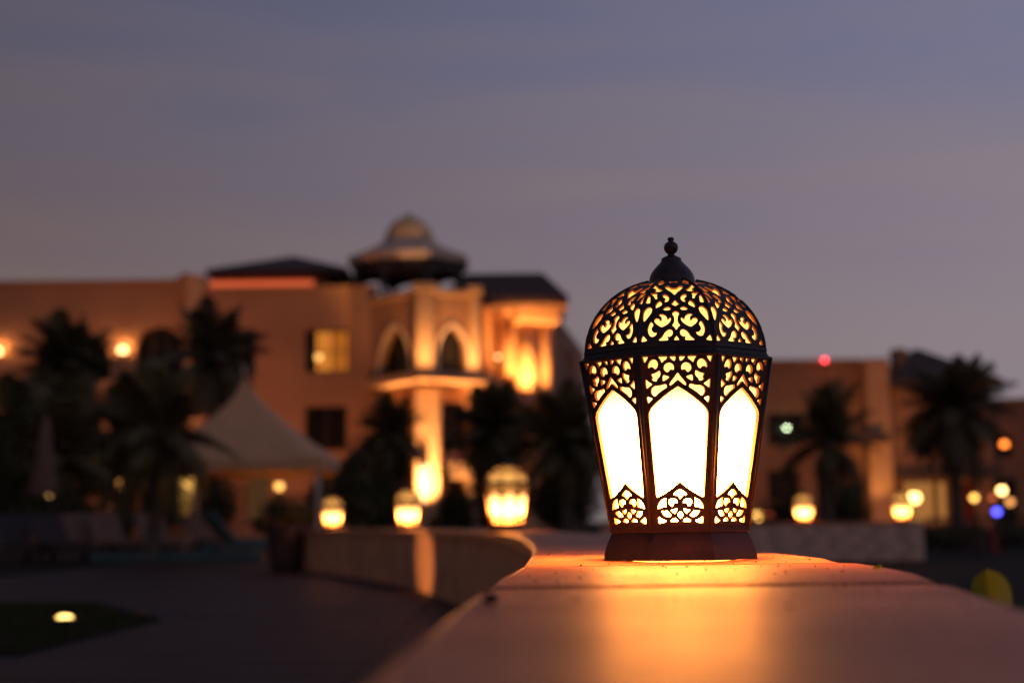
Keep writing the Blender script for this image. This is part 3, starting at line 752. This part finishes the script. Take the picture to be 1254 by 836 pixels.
# rooftop pavilion
Yp = 68.0; pc = at(501, 322, Yp); rr = (at(579, 322, Yp).x - at(423, 322, Yp).x) / 2
ze = pc.z
def zp(y): return at(501, y, Yp).z
ph = pi / 8
pav = [(rr - .06, zp(328)), (rr, zp(325)), (rr, zp(319.5)), (rr * .80, zp(313)), (rr * .60, zp(306.2)), (rr * .46, zp(299.8)), (rr * .39, zp(293.5))]
rf = lathe('pavilion_roof', pav, 8, 'pavroof', H, True, phase=ph, axis=(pc.x, Yp))
dp = [(rr * .39, zp(293.4)), (rr * .37, zp(288)), (rr * .335, zp(281)), (rr * .28, zp(275)), (rr * .19, zp(269.5)), (rr * .09, zp(266)), (rr * .045, zp(264)), (rr * .03, zp(261))]
lathe('dome', dp, 16, 'dome', rf, True, axis=(pc.x, Yp), smooth=True)
for i in range(8):
    a = ph + i * pi / 4; x, y = pc.x + rr * .86 * sin(a), Yp - rr * .86 * cos(a)
    box('post', (x - .14, x + .14, y - .14, y + .14, zb - .3, zp(327.6)), 'dwood', H, True)
    a2 = ph + (i + 1) * pi / 4; b0 = Vector((pc.x + rr * .86 * sin(a2), Yp - rr * .86 * cos(a2), 0)); a0 = Vector((x, y, 0))
    pl = Plane(a0, b0); hb = zp(328) ; hl = zp(349)
    arch = [(0.1, hl)] + [(pl.len * (.5 - .44 * cos(pi * k / 10)) , hl + (hb - hl) * .55 * sin(pi * k / 10)) for k in range(11)] + [(pl.len - .1, hl), (pl.len - .1, hb), (.1, hb)]
    pl.solid('arch_bracket', arch, [], -.04, .04, 'dwood', H)
# --- right block with lit pier
pR = [Plane(P2(590, 67.5), P2(620, 66.0)), Plane(P2(620, 66.0), P2(682, 67.2)), Plane(P2(682, 67.2), P2(720, 84))]
zR = at(650, 366, 66).z
dh = rectp(*pR[0].rect(605, 395, 621, 470))
pR[0].solid('wall', rectp(0, -.1, pR[0].len, zR), [dh], 0, .4, 'stucco', H); window(pR[0], dh, H, mull=1)
pR[1].solid('wall', rectp(0, -.1, pR[1].len, zR), [], 0, .4, 'stucco2', H)
pR[2].solid('wall', rectp(0, -.1, pR[2].len, at(700, 405, 74).z), [rectp(*pR[2].rect(694, 430, 702, 470)), rectp(*pR[2].rect(694, 510, 702, 550))], 0, .4, 'stucco', H)
u0, z0, u1, z1 = pR[1].rect(627, 372, 676, 398); pR[1].bar('capital', u0, z0, u1, z1, -.9, -.003, 'stucco2', H, bev=.1)
for xa, xb in ((630, 657), (660, 673)):
    u0, z0, u1, z1 = pR[1].rect(xa, 398, xb, 500); c = (u0 + u1) / 2
    V, Fc = lathe_v([((u1 - u0) / 2, 3.0), ((u1 - u0) / 2 * .95, z1 - .01)], 14, axis=(c, -.15)); me = pyd('column', V, Fc, True); me.transform(pR[1].m); link('column', me, 'stucco2', H, True)
u0, z0, u1, z1 = pR[1].rect(600, 487, 690, 499); pR[1].bar('terrace_slab', u0, z0, u1, z1, -2.2, -.003, 'stucco', H)
hip_roof('hip_roof', gx(540, 64.0), gx(701, 64.0), 64.0, 69.8, at(640, 371, 64).z + .3, at(620, 335, 67).z, H, rin=1.1, th=.3)
box('block_core', (gx(600, 70), gx(690, 70), 69.5, 80, 0, zR - .3), 'stucco3', H, True)

# lamps on the building
def uplight(px, py, Y, target, energy, size, label, col=WARM, z=None, off=.0):
    p = at(px, py, Y)
    if z is not None: p.z = z
    t = thing('uplight', label, 'floodlight', p)
    lathe('housing', [(.09, -.12), (.11, 0), (.11, .06), (.085, .06)], 10, 'dmetal', t)
    ln = lathe('lens', [(.08, .062), (.02, .075)], 10, emit('uplight_lens', col, 3, False), t)
    spot('uplight_beam', p + Vector((0, 0, .12)), target, energy, col, size, .7, .08, t)
    return t
pc2 = at(523, 455, 61.0)
uplight(521, 640, 60.2, at(523, 470, 61.3), 10000, 56, 'ground floodlight at the foot of the brightly lit corner pier', z=.15)
uplight(642, 479, 64.0, at(648, 420, 66.2), 4200, 95, 'floodlight on the terrace below the columns under the wide eave', col=(1, .42, .11))
uplight(578, 640, 61.3, at(577, 470, 62.6), 1600, 50, 'ground floodlight at the foot of the small door surround', z=.15)
uplight(520, 460, 60.1, at(521, 395, 61.5), 480, 120, 'small floodlight on the balcony ledge between the pointed arches', z=zl + .27)
uplight(574, 459, 61.6, at(576, 395, 63.0), 440, 120, 'small floodlight on the balcony ledge right of the second pointed arch', z=zl + .27)
def wall_lamp(px, py, Y, energy, label, r=.14, col=WARM, strength=26, dy=.35):
    p = at(px, py, Y - dy)
    t = thing('wall_lamp', label, 'wall lamp', p)
    lathe('bracket', [(.03, -.34), (.05, -.30), (.11, -.2), (.15, -.14), (.15, -.12)], 10, 'dmetal', t)
    box('arm', (-.03, .03, .05, dy, -.26, -.20), 'dmetal', t)
    link('globe', sphere_mesh('globe', r), emit('lamp_globe', col, strength, False), t)
    if energy: point('lamp_light', p + Vector((0, .0, .16)), energy, col, .1, t)
    return t
wall_lamp(150, 429, Y0, 130, 'glowing wall lamp between the two dark round arches', .20, strength=7)
wall_lamp(-4, 431, Y0, 130, 'glowing wall lamp left of the wide dark arch', .20, strength=7)
wall_lamp(610, 437, 66.3, 9, 'lower glowing wall lamp beside the tall dark doorway', .09, strength=5)
wall_lamp(595, 427, 66.8, 4, 'upper glowing wall lamp beside the arched bay', .08, strength=5)
wl2 = thing('tall_wall_light', 'tall white hot vertical light fitting on the lit corner pier', 'wall lamp', at(519, 592, 61.1))
p = at(519, 592, 61.1)
lathe('tube', [(.03, -.75), (.10, -.3), (.19, .4), (.20, .75), (.08, .8)], 12, emit('tall_light_glass', (1, .62, .26), 5, False), wl2, smooth=True)
box('back_plate', (-.12, .12, .2, .3, -.6, .6), 'dmetal', wl2)

# facade fill lights, added and hidden among the shrubs to warm the walls
def fill_light(px, Y, tx, ty, tY, energy, size, label, col=(1, .36, .11)):
    p = Vector((gx(px, Y), Y, .25)); t = thing('fill_floodlight', label, 'floodlight', (p.x, p.y, 0))
    tube('stake', [(0, 0, 0), (0, 0, .18)], .02, 'dmetal', t)
    box('housing', (-.14, .14, -.08, .06, .17, .36), 'dmetal', t, bev=.02)
    spot('fill_beam', p + Vector((0, .1, 0)), at(tx, ty, tY), energy, col, size, .9, .2, t)
fill_light(60, 54, 110, 400, 65, 2300, 100, 'added fill light on a stake before the arcaded wing')
fill_light(330, 54, 360, 420, 65, 1900, 95, 'added fill light on a stake before the curtained window')
uplight(520, 343, 61.9, at(501, 284, 66.5), 300, 30, 'added fill light on top of the lit corner pier aimed at the rooftop dome', col=(1, .55, .25))  # lamp added to brighten and warm the dome
fill_light(690, 55, 690, 420, 68, 700, 80, 'added fill light on a stake before the wide eaved corner block')

# ================================================================== RIGHT BUILDING
Yb = 75.0
B = thing('guest_building', 'tan guest block with projecting pier and dark hip roof behind the masonry wall', 'building', (gx(1080, Yb), Yb, 0))
pB = Plane((gx(905, Yb), Yb), (gx(1062, Yb), Yb)); zB = top(pB, 980, 447)
hb = [rectp(*pB.rect(940, 505, 985, 545)), rectp(*pB.rect(1000, 560, 1040, 640)), rectp(*pB.rect(1005, 500, 1040, 540)), rectp(*pB.rect(940, 575, 980, 612))]
pB.solid('wall', rectp(0, -.1, pB.len, zB), hb, 0, .4, 'stucco3', B); pB.bar('parapet_cap', -.1, zB + .003, pB.len, zB + .3, -.15, .5, 'stucco3', B)
for p in hb: window(pB, p, B, mull=2)
def bpier(x0, x1, y0, Y, d, m, z0=0):
    a, b = gx(x0, Y, 540), gx(x1, Y, 540); return box('pier', (a, b, Y, Y + d, z0, at((x0 + x1) / 2, y0, Y).z), m, B, True, bev=.06)
bpier(1064, 1093, 438, 74.0, 1.4, 'stucco2')
u = box('canopy', (gx(1040, 73), gx(1092, 73), 72.6, 73.9, at(1066, 541, 73).z, at(1066, 531, 73).z), 'dwood', B, True)
pB2 = Plane((gx(1093, Yb), Yb - .3), (gx(1216, Yb), Yb - .3)); zB2 = top(pB2, 1150, 462)
h2 = [rectp(*pB2.rect(1120, 530, 1140, 560)), rectp(*pB2.rect(1172, 520, 1190, 562)), rectp(*pB2.rect(1108, 588, 1146, 640)), rectp(*pB2.rect(1149, 588, 1162, 640)), rectp(*pB2.rect(1168, 590, 1196, 640))]
pB2.solid('wall', rectp(0, -.1, pB2.len, zB2), h2, 0, .4, 'stucco3', B)
M['litroom'] = emit('lit_room', (1, .40, .10), .42, False); M['redroom'] = emit('red_lit_room', (1, .10, .04), .05, False)
window(pB2, h2[0], B, mull=2); window(pB2, h2[1], B, mull=2)
window(pB2, h2[2], B, mull=3, pm='litroom', label='wide amber lit ground floor window'); window(pB2, h2[3], B, mull=1, pm='litroom'); window(pB2, h2[4], B, mull=2, pm='redroom')
pB2.bar('ledge', 0, top(pB2, 1150, 585), pB2.len, top(pB2, 1150, 576), -1.2, -.003, 'dwood', B)
hip_roof('hip_roof', gx(1096, Yb), gx(1227, Yb), 73.6, 87, zB2 - .2, at(1160, 428, 80).z, B, rin=5.6)
bpier(1100, 1116, 426, 76.2, 1.0, 'stucco3', z0=zB2 - 1)
box('block_core', (gx(905, Yb) + .5, gx(1216, Yb) - .5, Yb + .45, 88, 0, zB - .6), 'stucco3', B, True)
B2 = thing('annex_building', 'low flat roofed annex at the far end past the hip roof', 'building', (gx(1250, 82), 82, 0))
pA = Plane((gx(1205, 82), 82), (gx(1330, 82), 82)); zA = top(pA, 1240, 494)
h3 = [rectp(*pA.rect(1218, 532, 1240, 560)), rectp(*pA.rect(1222, 585, 1246, 640))]
pA.solid('wall', rectp(0, -.1, pA.len, zA), h3, 0, .4, 'stucco3', B2); pA.bar('parapet_cap', -.1, zA + .003, pA.len, zA + .3, -.15, .5, 'stucco3', B2)
for p in h3: window(pA, p, B2, mull=2)
box('annex_core', (gx(1205, 82) + .3, gx(1330, 82), 82.45, 92, 0, zA - .3), 'stucco3', B2, True)
uplight(1077, 640, 72.3, at(1078, 560, 74.0), 330, 55, 'ground floodlight at the foot of the guest block pier', z=.15, col=(1, .5, .16))
fill_light(1000, 60, 1000, 500, 75, 1900, 90, 'added fill light on a stake before the guest block')  # hidden fill, added to brighten the guest block walls
fill_light(1190, 62, 1190, 520, 75, 1500, 90, 'added fill light on a stake before the guest block windows')

# ------------------------------------------------------------------ lamps that show as points of light
def garden_lamp(px, py, Y, r, col, strength, label, energy=0, name='garden_lamp'):
    p = at(px, py, Y); t = thing(name, label, 'garden lamp', (p.x, p.y, 0))
    tube('post', [(0, 0, 0), (0, 0, max(.05, p.z - r))], .035, 'dmetal', t)
    gl = link('globe', sphere_mesh('globe', r), emit('lamp_glass', col, strength, False), t); gl.location = (0, 0, p.z)
    lathe('lamp_cap', [(r * .7, p.z + r * .75), (r * .5, p.z + r * 1.05), (.01, p.z + r * 1.25)], 10, 'dmetal', t)
    if energy: point('lamp_light', (p.x, p.y, p.z), energy, col, r * 1.02, t)
    return t
Yl = (1, .50, .14)
garden_lamp(60, 604, 38, .075, Yl, 3, 'small amber garden lamp below the closed parasol', 2)
garden_lamp(149, 592, 42, .14, (1, .42, .10), 2.2, 'amber garden lamp lighting a palm trunk beyond the loungers', 14)
garden_lamp(342, 595, 34, .10, (1, .46, .10), 3.0, 'amber garden lamp seen under the pointed tent', 150)
garden_lamp(447, 603, 34, .10, (1, .50, .10), 1.4, 'dim amber garden lamp beside the leafy shrub near the tent', 5)
garden_lamp(928, 631, 50, .14, (1, .50, .10), 5, 'low yellow garden lamp just behind the masonry wall', 3)
garden_lamp(944, 631, 52, .12, (1, .12, .04), 2.2, 'low red garden lamp just behind the masonry wall')
garden_lamp(1043, 603, 48, .12, (.55, .72, .38), 3.0, 'pale green garden lamp behind the slender palm', 4)
garden_lamp(1120, 609, 56, .22, (1, .58, .16), 8, 'bright warm globe lamp before the wide amber window', 10)
garden_lamp(1193, 609, 56, .13, (1, .48, .09), 5, 'yellow globe lamp before the red lit doorway')
garden_lamp(1227, 600, 56, .15, (1, .58, .18), 9, 'tall bright globe lamp near the annex')
garden_lamp(1216, 609, 60, .12, (1, .20, .06), 1.2, 'dim red globe lamp near the annex')
garden_lamp(1237, 614, 56, .14, (1, .40, .11), 2.2, 'orange globe lamp right beside the annex wall')
garden_lamp(1221, 626, 50, .12, (.09, .09, 1), 6, 'small blue garden lamp among the dark hedge')
wall_lamp(964, 523, Yb, 0, 'pale green white wall lamp on the guest block', .12, (.78, .95, .55), 16)
wall_lamp(1230, 544, 81.5, 3, 'orange wall lamp on the annex', .2, (1, .22, .03), 5)
rl = thing('warning_light', 'small red warning light on the guest block parapet', 'warning light', at(1010, 441, Yb - .35))
lathe('stand', [(.05, -.5), (.05, -.08)], 8, 'dmetal', rl); link('red_globe', sphere_mesh('red_globe', .10), emit('red_light', (1, .05, .07), 9, False), rl)
# floor projector in the lawn edge: its beam runs over the paving to the curved wall
fp = atz(79, 757, .03)
fl = thing('floor_light', 'small bright floor light at the edge of the dark lawn', 'floor light', (fp.x, fp.y, 0))
lathe('ring', [(.10, -.02), (.10, .03), (.075, .035)], 14, 'dmetal', fl)
le = lathe('lens', [(.06, .036), (.04, .050), (.012, .056)], 12, emit('floor_light_lens', (1, .60, .16), 7, False), fl)
wy = 13.75; wp = Vector((inn(wy) , wy, .30))
spot('floor_beam', fp + Vector((.11, .07, .06)), wp, 800, (1, .50, .18), 13, .6, .03, fl)
f2 = atz(180, 673, .06)
f2t = thing('floor_light', 'small round floor light at the teal kerb by the loungers', 'floor light', (f2.x, f2.y, 0))
lathe('ring', [(.07, 0), (.07, .07), (.05, .075)], 12, 'dmetal', f2t); sp = link('lens', sphere_mesh('lens', .06), emit('floor_light_lens2', (1, .42, .18), 6, False), f2t); sp.location = (0, -.03, .07)

# ================================================================== POOL SIDE THINGS
# pointed tent
Yt = 33.0
tc_ = at(297, 640, Yt); tp = at(297, 457, Yt).z; te = at(297, 560, Yt - 2.2).z
hw = (at(418, 560, Yt - 2.2).x - at(203, 560, Yt - 2.2).x) / 2; cx = gx(310, Yt)
tent = thing('pointed_tent', 'pale high peaked canopy tent on slim white posts', 'tent', (cx, Yt, 0))
V = []; Fc = []; n = 12; per = 32
for j in range(n + 1):
    t = j / n; sc = (1 - t) ** 1.55 * .985 + .015 * (1 - t); z = te + (tp - te) * t
    for i in range(per):
        s = i / per * 4; k = int(s); fr = s - k
        c = [(-1, -1), (1, -1), (1, 1), (-1, 1)]; a, b = c[k], c[(k + 1) % 4]
        V.append(((a[0] + (b[0] - a[0]) * fr) * hw * sc + (gx(297, Yt) - cx) * t, (a[1] + (b[1] - a[1]) * fr) * 2.2 * sc, z - (.06 * sin(pi * fr) if j == 0 else 0)))
for j in range(n):
    for i in range(per): Fc.append((j * per + i, j * per + (i + 1) % per, (j + 1) * per + (i + 1) % per, (j + 1) * per + i))
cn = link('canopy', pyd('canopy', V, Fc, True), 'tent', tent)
V = []; Fc = []
for i in range(per):
    V.append(V[0] if False else (0, 0, 0))
V = []
for i in range(per):
    s = i / per * 4; k = int(s); fr = s - k; c = [(-1, -1), (1, -1), (1, 1), (-1, 1)]; a, b = c[k], c[(k + 1) % 4]
    x, y = (a[0] + (b[0] - a[0]) * fr) * hw, (a[1] + (b[1] - a[1]) * fr) * 2.2
    V += [(x * 1.002, y * 1.002, te - .06 * sin(pi * fr) + .002), (x * 1.004, y * 1.004, te - .26 - .04 * (i % 2))]
for i in range(per): q = (i + 1) % per; Fc.append((2 * i, 2 * q, 2 * q + 1, 2 * i + 1))
link('valance', pyd('valance', V, Fc), 'tent', tent)
for sx in (-1, 1):
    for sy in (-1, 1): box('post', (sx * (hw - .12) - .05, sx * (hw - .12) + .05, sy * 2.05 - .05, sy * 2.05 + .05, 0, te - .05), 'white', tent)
lathe('finial', [(.05, tp - .02), (.03, tp + .12), (.005, tp + .2)], 8, 'white', tent, axis=(gx(297, Yt) - cx, 0))

# glass lamp post before the tent
p = at(227, 580, 27.5)
gp = thing('lamp_post', 'tall glass sided lamp post shining in front of the pointed tent', 'lamp post', (p.x, 27.5, 0))
zz1 = p.z; zz0 = at(227, 632, 27.5).z
lathe('post', [(.11, 0), (.06, .06), (.05, .12), (.05, zz0 - .05), (.12, zz0)], 8, 'parasol', gp)
lathe('glass', [(.10, zz0 + .02), (.17, zz1 - .08)], 6, glow_mat('post_lamp_glass', [(0, (.18, .08, .015)), (.4, (.5, .24, .045)), (.8, (1.7, .85, .18)), (1, (.9, .40, .07))], zz0, zz1), gp)
for i in range(6):
    a = i * pi / 3; tube('glazing_bar', [(.105 * sin(a), -.105 * cos(a), zz0), (.175 * sin(a), -.175 * cos(a), zz1 - .07)], .012, 'dmetal', gp, n=4)
lathe('lid', [(.21, zz1 - .07), (.15, zz1), (.03, zz1 + .12)], 6, 'dmetal', gp)

# potted shrub at the end of the curved wall
pq = atz(351, 699, 0)
Ypot = pq.y
def leaf_cloud(name, n, rx, ry, rz, cz, size, m, parent, seed, shell=.55):
    r_ = np.random.default_rng(seed); V = []; Fc = []
    k = 9; cl_ = r_.normal(0, .45, (k, 3)); cl_ = np.clip(cl_, -.75, .75)
    for i in range(n):
        if i % 3: c = cl_[i % k]; d = r_.normal(0, 1, 3); d /= np.linalg.norm(d); q = c + d * .42 * r_.uniform(.2, 1) ** .5
        else: d = r_.normal(0, 1, 3); d /= np.linalg.norm(d); q = d * r_.uniform(shell, 1) 
        p = np.array((q[0] * rx, q[1] * ry, cz + q[2] * rz)); a = r_.normal(0, 1, 3); a /= np.linalg.norm(a); b = np.cross(a, d); b /= np.linalg.norm(b) + 1e-6
        s = size * r_.uniform(.6, 1.3); j = len(V)
        V += [p - a * s, p + b * s * .4, p + a * s, p - b * s * .4]; Fc.append((j, j + 1, j + 2, j + 3))
    return link(name, pyd(name, V, Fc), m, parent)
pot = thing('potted_shrub', 'round leafy shrub in a tall dark pot at the end of the curved wall', 'potted plant', (gx(351, Ypot), Ypot, 0))
ph_ = at(351, 643, Ypot).z; pw = 24 / F * Ypot
lathe('pot', [(pw * .78, 0), (pw * .82, .03), (pw * 1.0, ph_ * .85), (pw * 1.08, ph_ * .86), (pw * 1.08, ph_), (pw * .9, ph_), (pw * .88, ph_ - .06)], 20, 'pot', pot, smooth=False)
tube('stem', [(0, 0, ph_ - .1), (.02, 0, ph_ + .25)], .025, 'trunk', pot)
leaf_cloud('foliage', 1500, 38 / F * Ypot, 38 / F * Ypot, 26 / F * Ypot, ph_ + 14 / F * Ypot, .045, 'leaf', pot, 5)

# shrubs
def shrub(px, py, Y, wpx, hpx, label, seed, n=1400, m='leaf'):
    p = at(px, py, Y); t = thing('shrub', label, 'shrub', (p.x, Y, 0)); rx = wpx / F * Y; hz_ = (at(px, py - hpx, Y).z)
    cz = hz_ * .56
    for k in range(3):
        a = k * 2.1 + seed; tube('stem', [(0, 0, 0), (.1 * rx * cos(a), .1 * rx * sin(a), cz * .5), (.45 * rx * cos(a), .45 * rx * sin(a), cz * 1.1)], [.04, .03, .012], 'trunk', t)
    leaf_cloud('foliage', n, rx, min(rx, 1.2), hz_ * .5, cz, .11, m, t, seed); return t
shrub(437, 640, 32, 26, 95, 'tall loose leafy shrub between the pointed tent and the lit pier', 1)
shrub(30, 640, 40, 55, 85, 'broad dark shrub below the closed parasol', 2, 2200)
shrub(112, 640, 41, 40, 50, 'rounded dark shrub behind the loungers', 3)
shrub(12, 640, 34, 30, 165, 'tall dark shrub at the edge of the lounger area', 4, 2400)
shrub(560, 640, 47, 30, 42, 'low dark shrub before the small door surround', 5)
shrub(690, 640, 44, 45, 60, 'wide dark shrub between the smaller lantern and the large lantern', 6, 2000)
shrub(965, 640, 42, 40, 40, 'low dark shrub behind the masonry wall left of the slender palm', 7)
shrub(1035, 640, 43, 35, 45, 'low dark shrub behind the masonry wall right of the slender palm', 8)
shrub(390, 640, 38, 28, 40, 'low dark shrub behind the tent posts', 9)
shrub(470, 640, 45, 30, 60, 'medium dark shrub under the palm left of the lit pier', 10)
shrub(250, 640, 44, 60, 70, 'wide dark shrub behind the pointed tent', 11, 2000)
shrub(474, 640, 49, 30, 90, 'tall dark shrub hugging the left of the lit corner pier', 21, 2400)
shrub(612, 640, 49, 40, 120, 'tall dark shrub under the full palm right of the lit pier', 22, 3000)
shrub(715, 640, 46, 40, 130, 'tall dark shrub rising directly behind the large lantern', 23, 2800)
shrub(60, 640, 47, 75, 150, 'very wide dark shrub in front of the arcaded wing', 24, 4200)
shrub(185, 640, 46, 55, 120, 'wide dark shrub left of the pointed tent', 25, 3200)
shrub(1165, 690, 30, 45, 45, 'wide dark low shrub behind the metal railing', 12, 1600)
shrub(1240, 690, 31, 40, 45, 'dark low shrub at the far end of the metal railing', 13, 1600)

# palms
def frond_mesh(seed, Lf, droop):
    r_ = np.random.default_rng(seed); pts = []
    for i in range(9):
        t = i / 8; pts.append(Vector((Lf * t * (1 - .12 * droop * t), 0, Lf * (.28 * t - droop * .55 * t * t))))
    V, Fc = tube_v(pts, [.03 * (1 - .85 * i / 8) for i in range(9)], 3)
    V = list(V)
    for i in range(38):
        t = .10 + .90 * i / 38; j = min(7, int(t * 8)); f = t * 8 - j; p = pts[j].lerp(pts[j + 1], f); d = (pts[j + 1] - pts[j]).normalized()
        ll = Lf * (.10 + .24 * sin(pi * min(1, t * .92 + .10))) 
        for s in (-1, 1):
            e = p + Vector((d.x * .55, s * (.80 + r_.normal(0, .06)), d.z * .4 - .38 + r_.normal(0, .10))).normalized() * ll
            w_ = Vector((d.x, 0, d.z)) * .016; b = len(V)
            V += [p - w_, p + w_, p.lerp(e, .6) + w_ * .9 , e, p.lerp(e, .6) - w_ * .6]; Fc.append((b, b + 1, b + 2, b + 3, b + 4))
    me = pyd('frond', V, Fc); return me
fm1 = [frond_mesh(s, 1.0, dr_) for s, dr_ in ((1, .55), (2, .85), (3, 1.2), (4, 1.6))]
fm2 = [m_.copy() for m_ in fm1]
for m_ in fm1: m_.materials.append(M['palm'])
for m_ in fm2: m_.materials.append(M['palm2'])
def palm(px, cy, Y, rpx, label, seed, nf=38, pale_leaf=False, up=1.0, base=None):
    r_ = random.Random(seed); c = at(px, cy, Y); Rm = rpx / F * Y * 1.3
    t = thing('palm_tree', label, 'palm tree', (c.x, Y, 0), 0, 'palm trees around the hotel')
    lean = r_.uniform(-.25, .25)
    tr = max(.14, min(.26, Rm * .09))
    pts = [(lean * (1 - k / 10) ** 2, 0, c.z * k / 10) for k in range(11)]
    tube('trunk', pts, [tr * (1.25 if k == 0 else 1.0 + .08 * (k % 2) - .02 * k) for k in range(11)], 'trunk', t, n=9, smooth=False)
    lathe('crown_shaft', [(tr * .8, c.z - .35), (tr * 1.5, c.z - .05), (tr * 1.2, c.z + .25), (.05, c.z + .5)], 9, 'trunk', t)
    for i in range(nf):
        q = i / nf; az_ = i * 2.39996 + r_.uniform(-.2, .2); elv = R(72) * (1 - q) * up - R(38) * q + R(r_.uniform(-8, 8))
        k = min(3, int(q * 3.2 + r_.random()))
        f = link('frond', (fm2 if pale_leaf else fm1)[k], None, t); f.location = (.06 * cos(az_), .06 * sin(az_), c.z + .15 - .3 * q)
        f.rotation_euler = (r_.uniform(-.35, .35), -elv, az_); s = Rm * r_.uniform(.85, 1.12); f.scale = (s, s, s)
    return t
palm(80, 452, 52, 56, 'wide dark palm covering the large round arch', 1, 46)
palm(30, 512, 46, 52, 'dark palm above the closed parasol', 8, 36)
palm(260, 440, 50, 56, 'greyish palm rising behind the pointed tent', 2, 42, pale_leaf=True)
palm(196, 535, 27.5, 72, 'nearer dark palm drooping over the left of the pointed tent', 3, 34)
palm(478, 535, 46, 42, 'dark palm left of the brightly lit corner pier', 4, 44)
palm(604, 530, 46, 50, 'full dark palm right of the lit corner pier', 5, 50)
palm(690, 545, 42, 62, 'dark palm between the smaller lantern and the large lantern', 6, 40)
palm(1012, 542, 40, 62, 'slender palm with upright fronds behind the masonry wall', 7, 20, up=1.25)
palm(1166, 505, 45, 62, 'broad crowned palm before the hip roofed guest block', 9, 46, pale_leaf=True)
palm(186, 505, 56, 40, 'small dark palm beneath the narrow round arch', 10, 34)

# closed parasols
def parasol(px, ytop, ybot, Y, label):
    a, b = at(px, ytop, Y), at(px, ybot, Y); t = thing('closed_parasol', label, 'parasol', (a.x, Y, 0)); h = a.z - b.z
    tube('pole', [(0, 0, 0), (0, 0, a.z + .08)], .025, 'dmetal', t)
    n = 16; V = []; Fc = []
    prof = [(.03, 1), (.07, .95), (.10, .8), (.14, .5), (.19, .22), (.24, .04), (.22, 0)]
    for r, q in prof:
        for i in range(n): k = r * (1 + .22 * (1 if i % 2 else -1)); an = 2 * pi * i / n; V.append((k * sin(an), -k * cos(an), b.z + h * q))
    for j in range(len(prof) - 1):
        for i in range(n): Fc.append((j * n + i, j * n + (i + 1) % n, (j + 1) * n + (i + 1) % n, (j + 1) * n + i))
    link('folded_canopy', pyd('folded_canopy', V, Fc, True), 'parasol', t)
    lathe('base', [(.28, 0), (.28, .06), (.05, .08)], 14, 'pot', t); return t
parasol(56, 510, 606, 30, 'closed pale parasol standing behind the sun loungers')
palm(165, 545, 44, 66, 'low dark palm in front of the balcony column', 31, 40)
palm(60, 560, 42, 70, 'low dark palm among the wide shrubs', 32, 40)
parasol(212, 500, 600, 36, 'closed parasol half hidden behind the drooping near palm')

# sun loungers
bm = bmesh.new(); add_box(bm, -.33, .33, -.95, .35, .30, .40, bev=.03); me_seat = bm_mesh('seat_cushion', bm)
bm = bmesh.new(); add_box(bm, -.33, .33, 0, .78, -.05, .05, bev=.03); me_back = bm_mesh('back_cushion', bm)
def lounger(px, Y, rz, label, m='cushion', fr='dwood'):
    p = at(px, 660, Y); t = thing('sun_lounger', label, 'sun lounger', (p.x, Y, 0), rz, 'sun loungers by the pool')
    bm = bmesh.new(); add_box(bm, -.36, -.30, -1.0, 1.0, .22, .30); add_box(bm, .30, .36, -1.0, 1.0, .22, .30); add_box(bm, -.30, .30, -1.0, -.94, .22, .295); add_box(bm, -.30, .30, .94, 1.0, .22, .295)
    link('frame', bm_mesh('frame', bm), fr, t)
    for sx in (-.33, .33):
        for sy in (-.9, .9): box('leg', (sx - .028, sx + .028, sy - .03, sy + .03, 0, .22), fr, t)
    link('seat_cushion', me_seat.copy(), m, t); b = link('back_cushion', me_back.copy(), m, t); b.location = (0, .33, .36); b.rotation_euler.x = R(48)
    return t
lounger(20, 28.5, R(24), 'dark sun lounger farthest from the tent', 'dwood')
lounger(72, 28.2, R(38), 'dark cushioned sun lounger below the closed parasol', 'dwood')
lounger(105, 28.6, R(38), 'grey cushioned sun lounger beside the dark ones')
lounger(143, 28.6, R(38), 'grey cushioned sun lounger in line with the small amber lamp')
lounger(198, 29.5, R(34), 'grey cushioned sun lounger beneath the drooping near palm')
lounger(262, 30.5, R(34), 'grey cushioned sun lounger under the near edge of the tent')
lounger(300, 30.0, R(120), 'teal framed sun lounger between the tent posts', 'teal', 'teal')
# teal kerb of the pool terrace
kb0, kb1 = gx(112, 27.4), gx(318, 27.4)
kb = box('teal_kerb', (kb0, kb1, 27.35, 27.6, 0, .16), 'teal', bev=.02); tag(kb, 'low teal painted kerb along the edge of the lounger terrace', 'kerb')
dk = box('lounger_terrace', (gx(-60, 36), gx(420, 36), 27.2, 45, -.2, .006), 'paver'); structure(dk)
# railing right of the masonry wall
ra, rb = gx(1134, 26), gx(1300, 26)
rl_ = thing('metal_railing', 'low dark metal railing beyond the end of the masonry wall', 'railing', ((ra + rb) / 2, 26, 0))
for z in (.12, .62): box('rail', (ra, rb, 25.98, 26.02, z, z + .04), 'dmetal', rl_, True)
for i in range(22): x = ra + (rb - ra) * i / 21; box('baluster', (x - .012, x + .012, 25.99, 26.01, .16 if i % 5 else 0, .62), 'dmetal', rl_, True)
rp = box('red_post', (gx(1213, 25), gx(1221, 25), 25, 25.1, 0, at(1217, 646, 25).z), 'redpaint', bev=.01); tag(rp, 'dull red post standing before the metal railing', 'post')
bp = box('dark_post', (gx(1196, 25), gx(1208, 25), 25, 25.15, 0, at(1200, 642, 25).z), 'dwood', bev=.01); tag(bp, 'thick dark wooden post beside the dull red post', 'post')
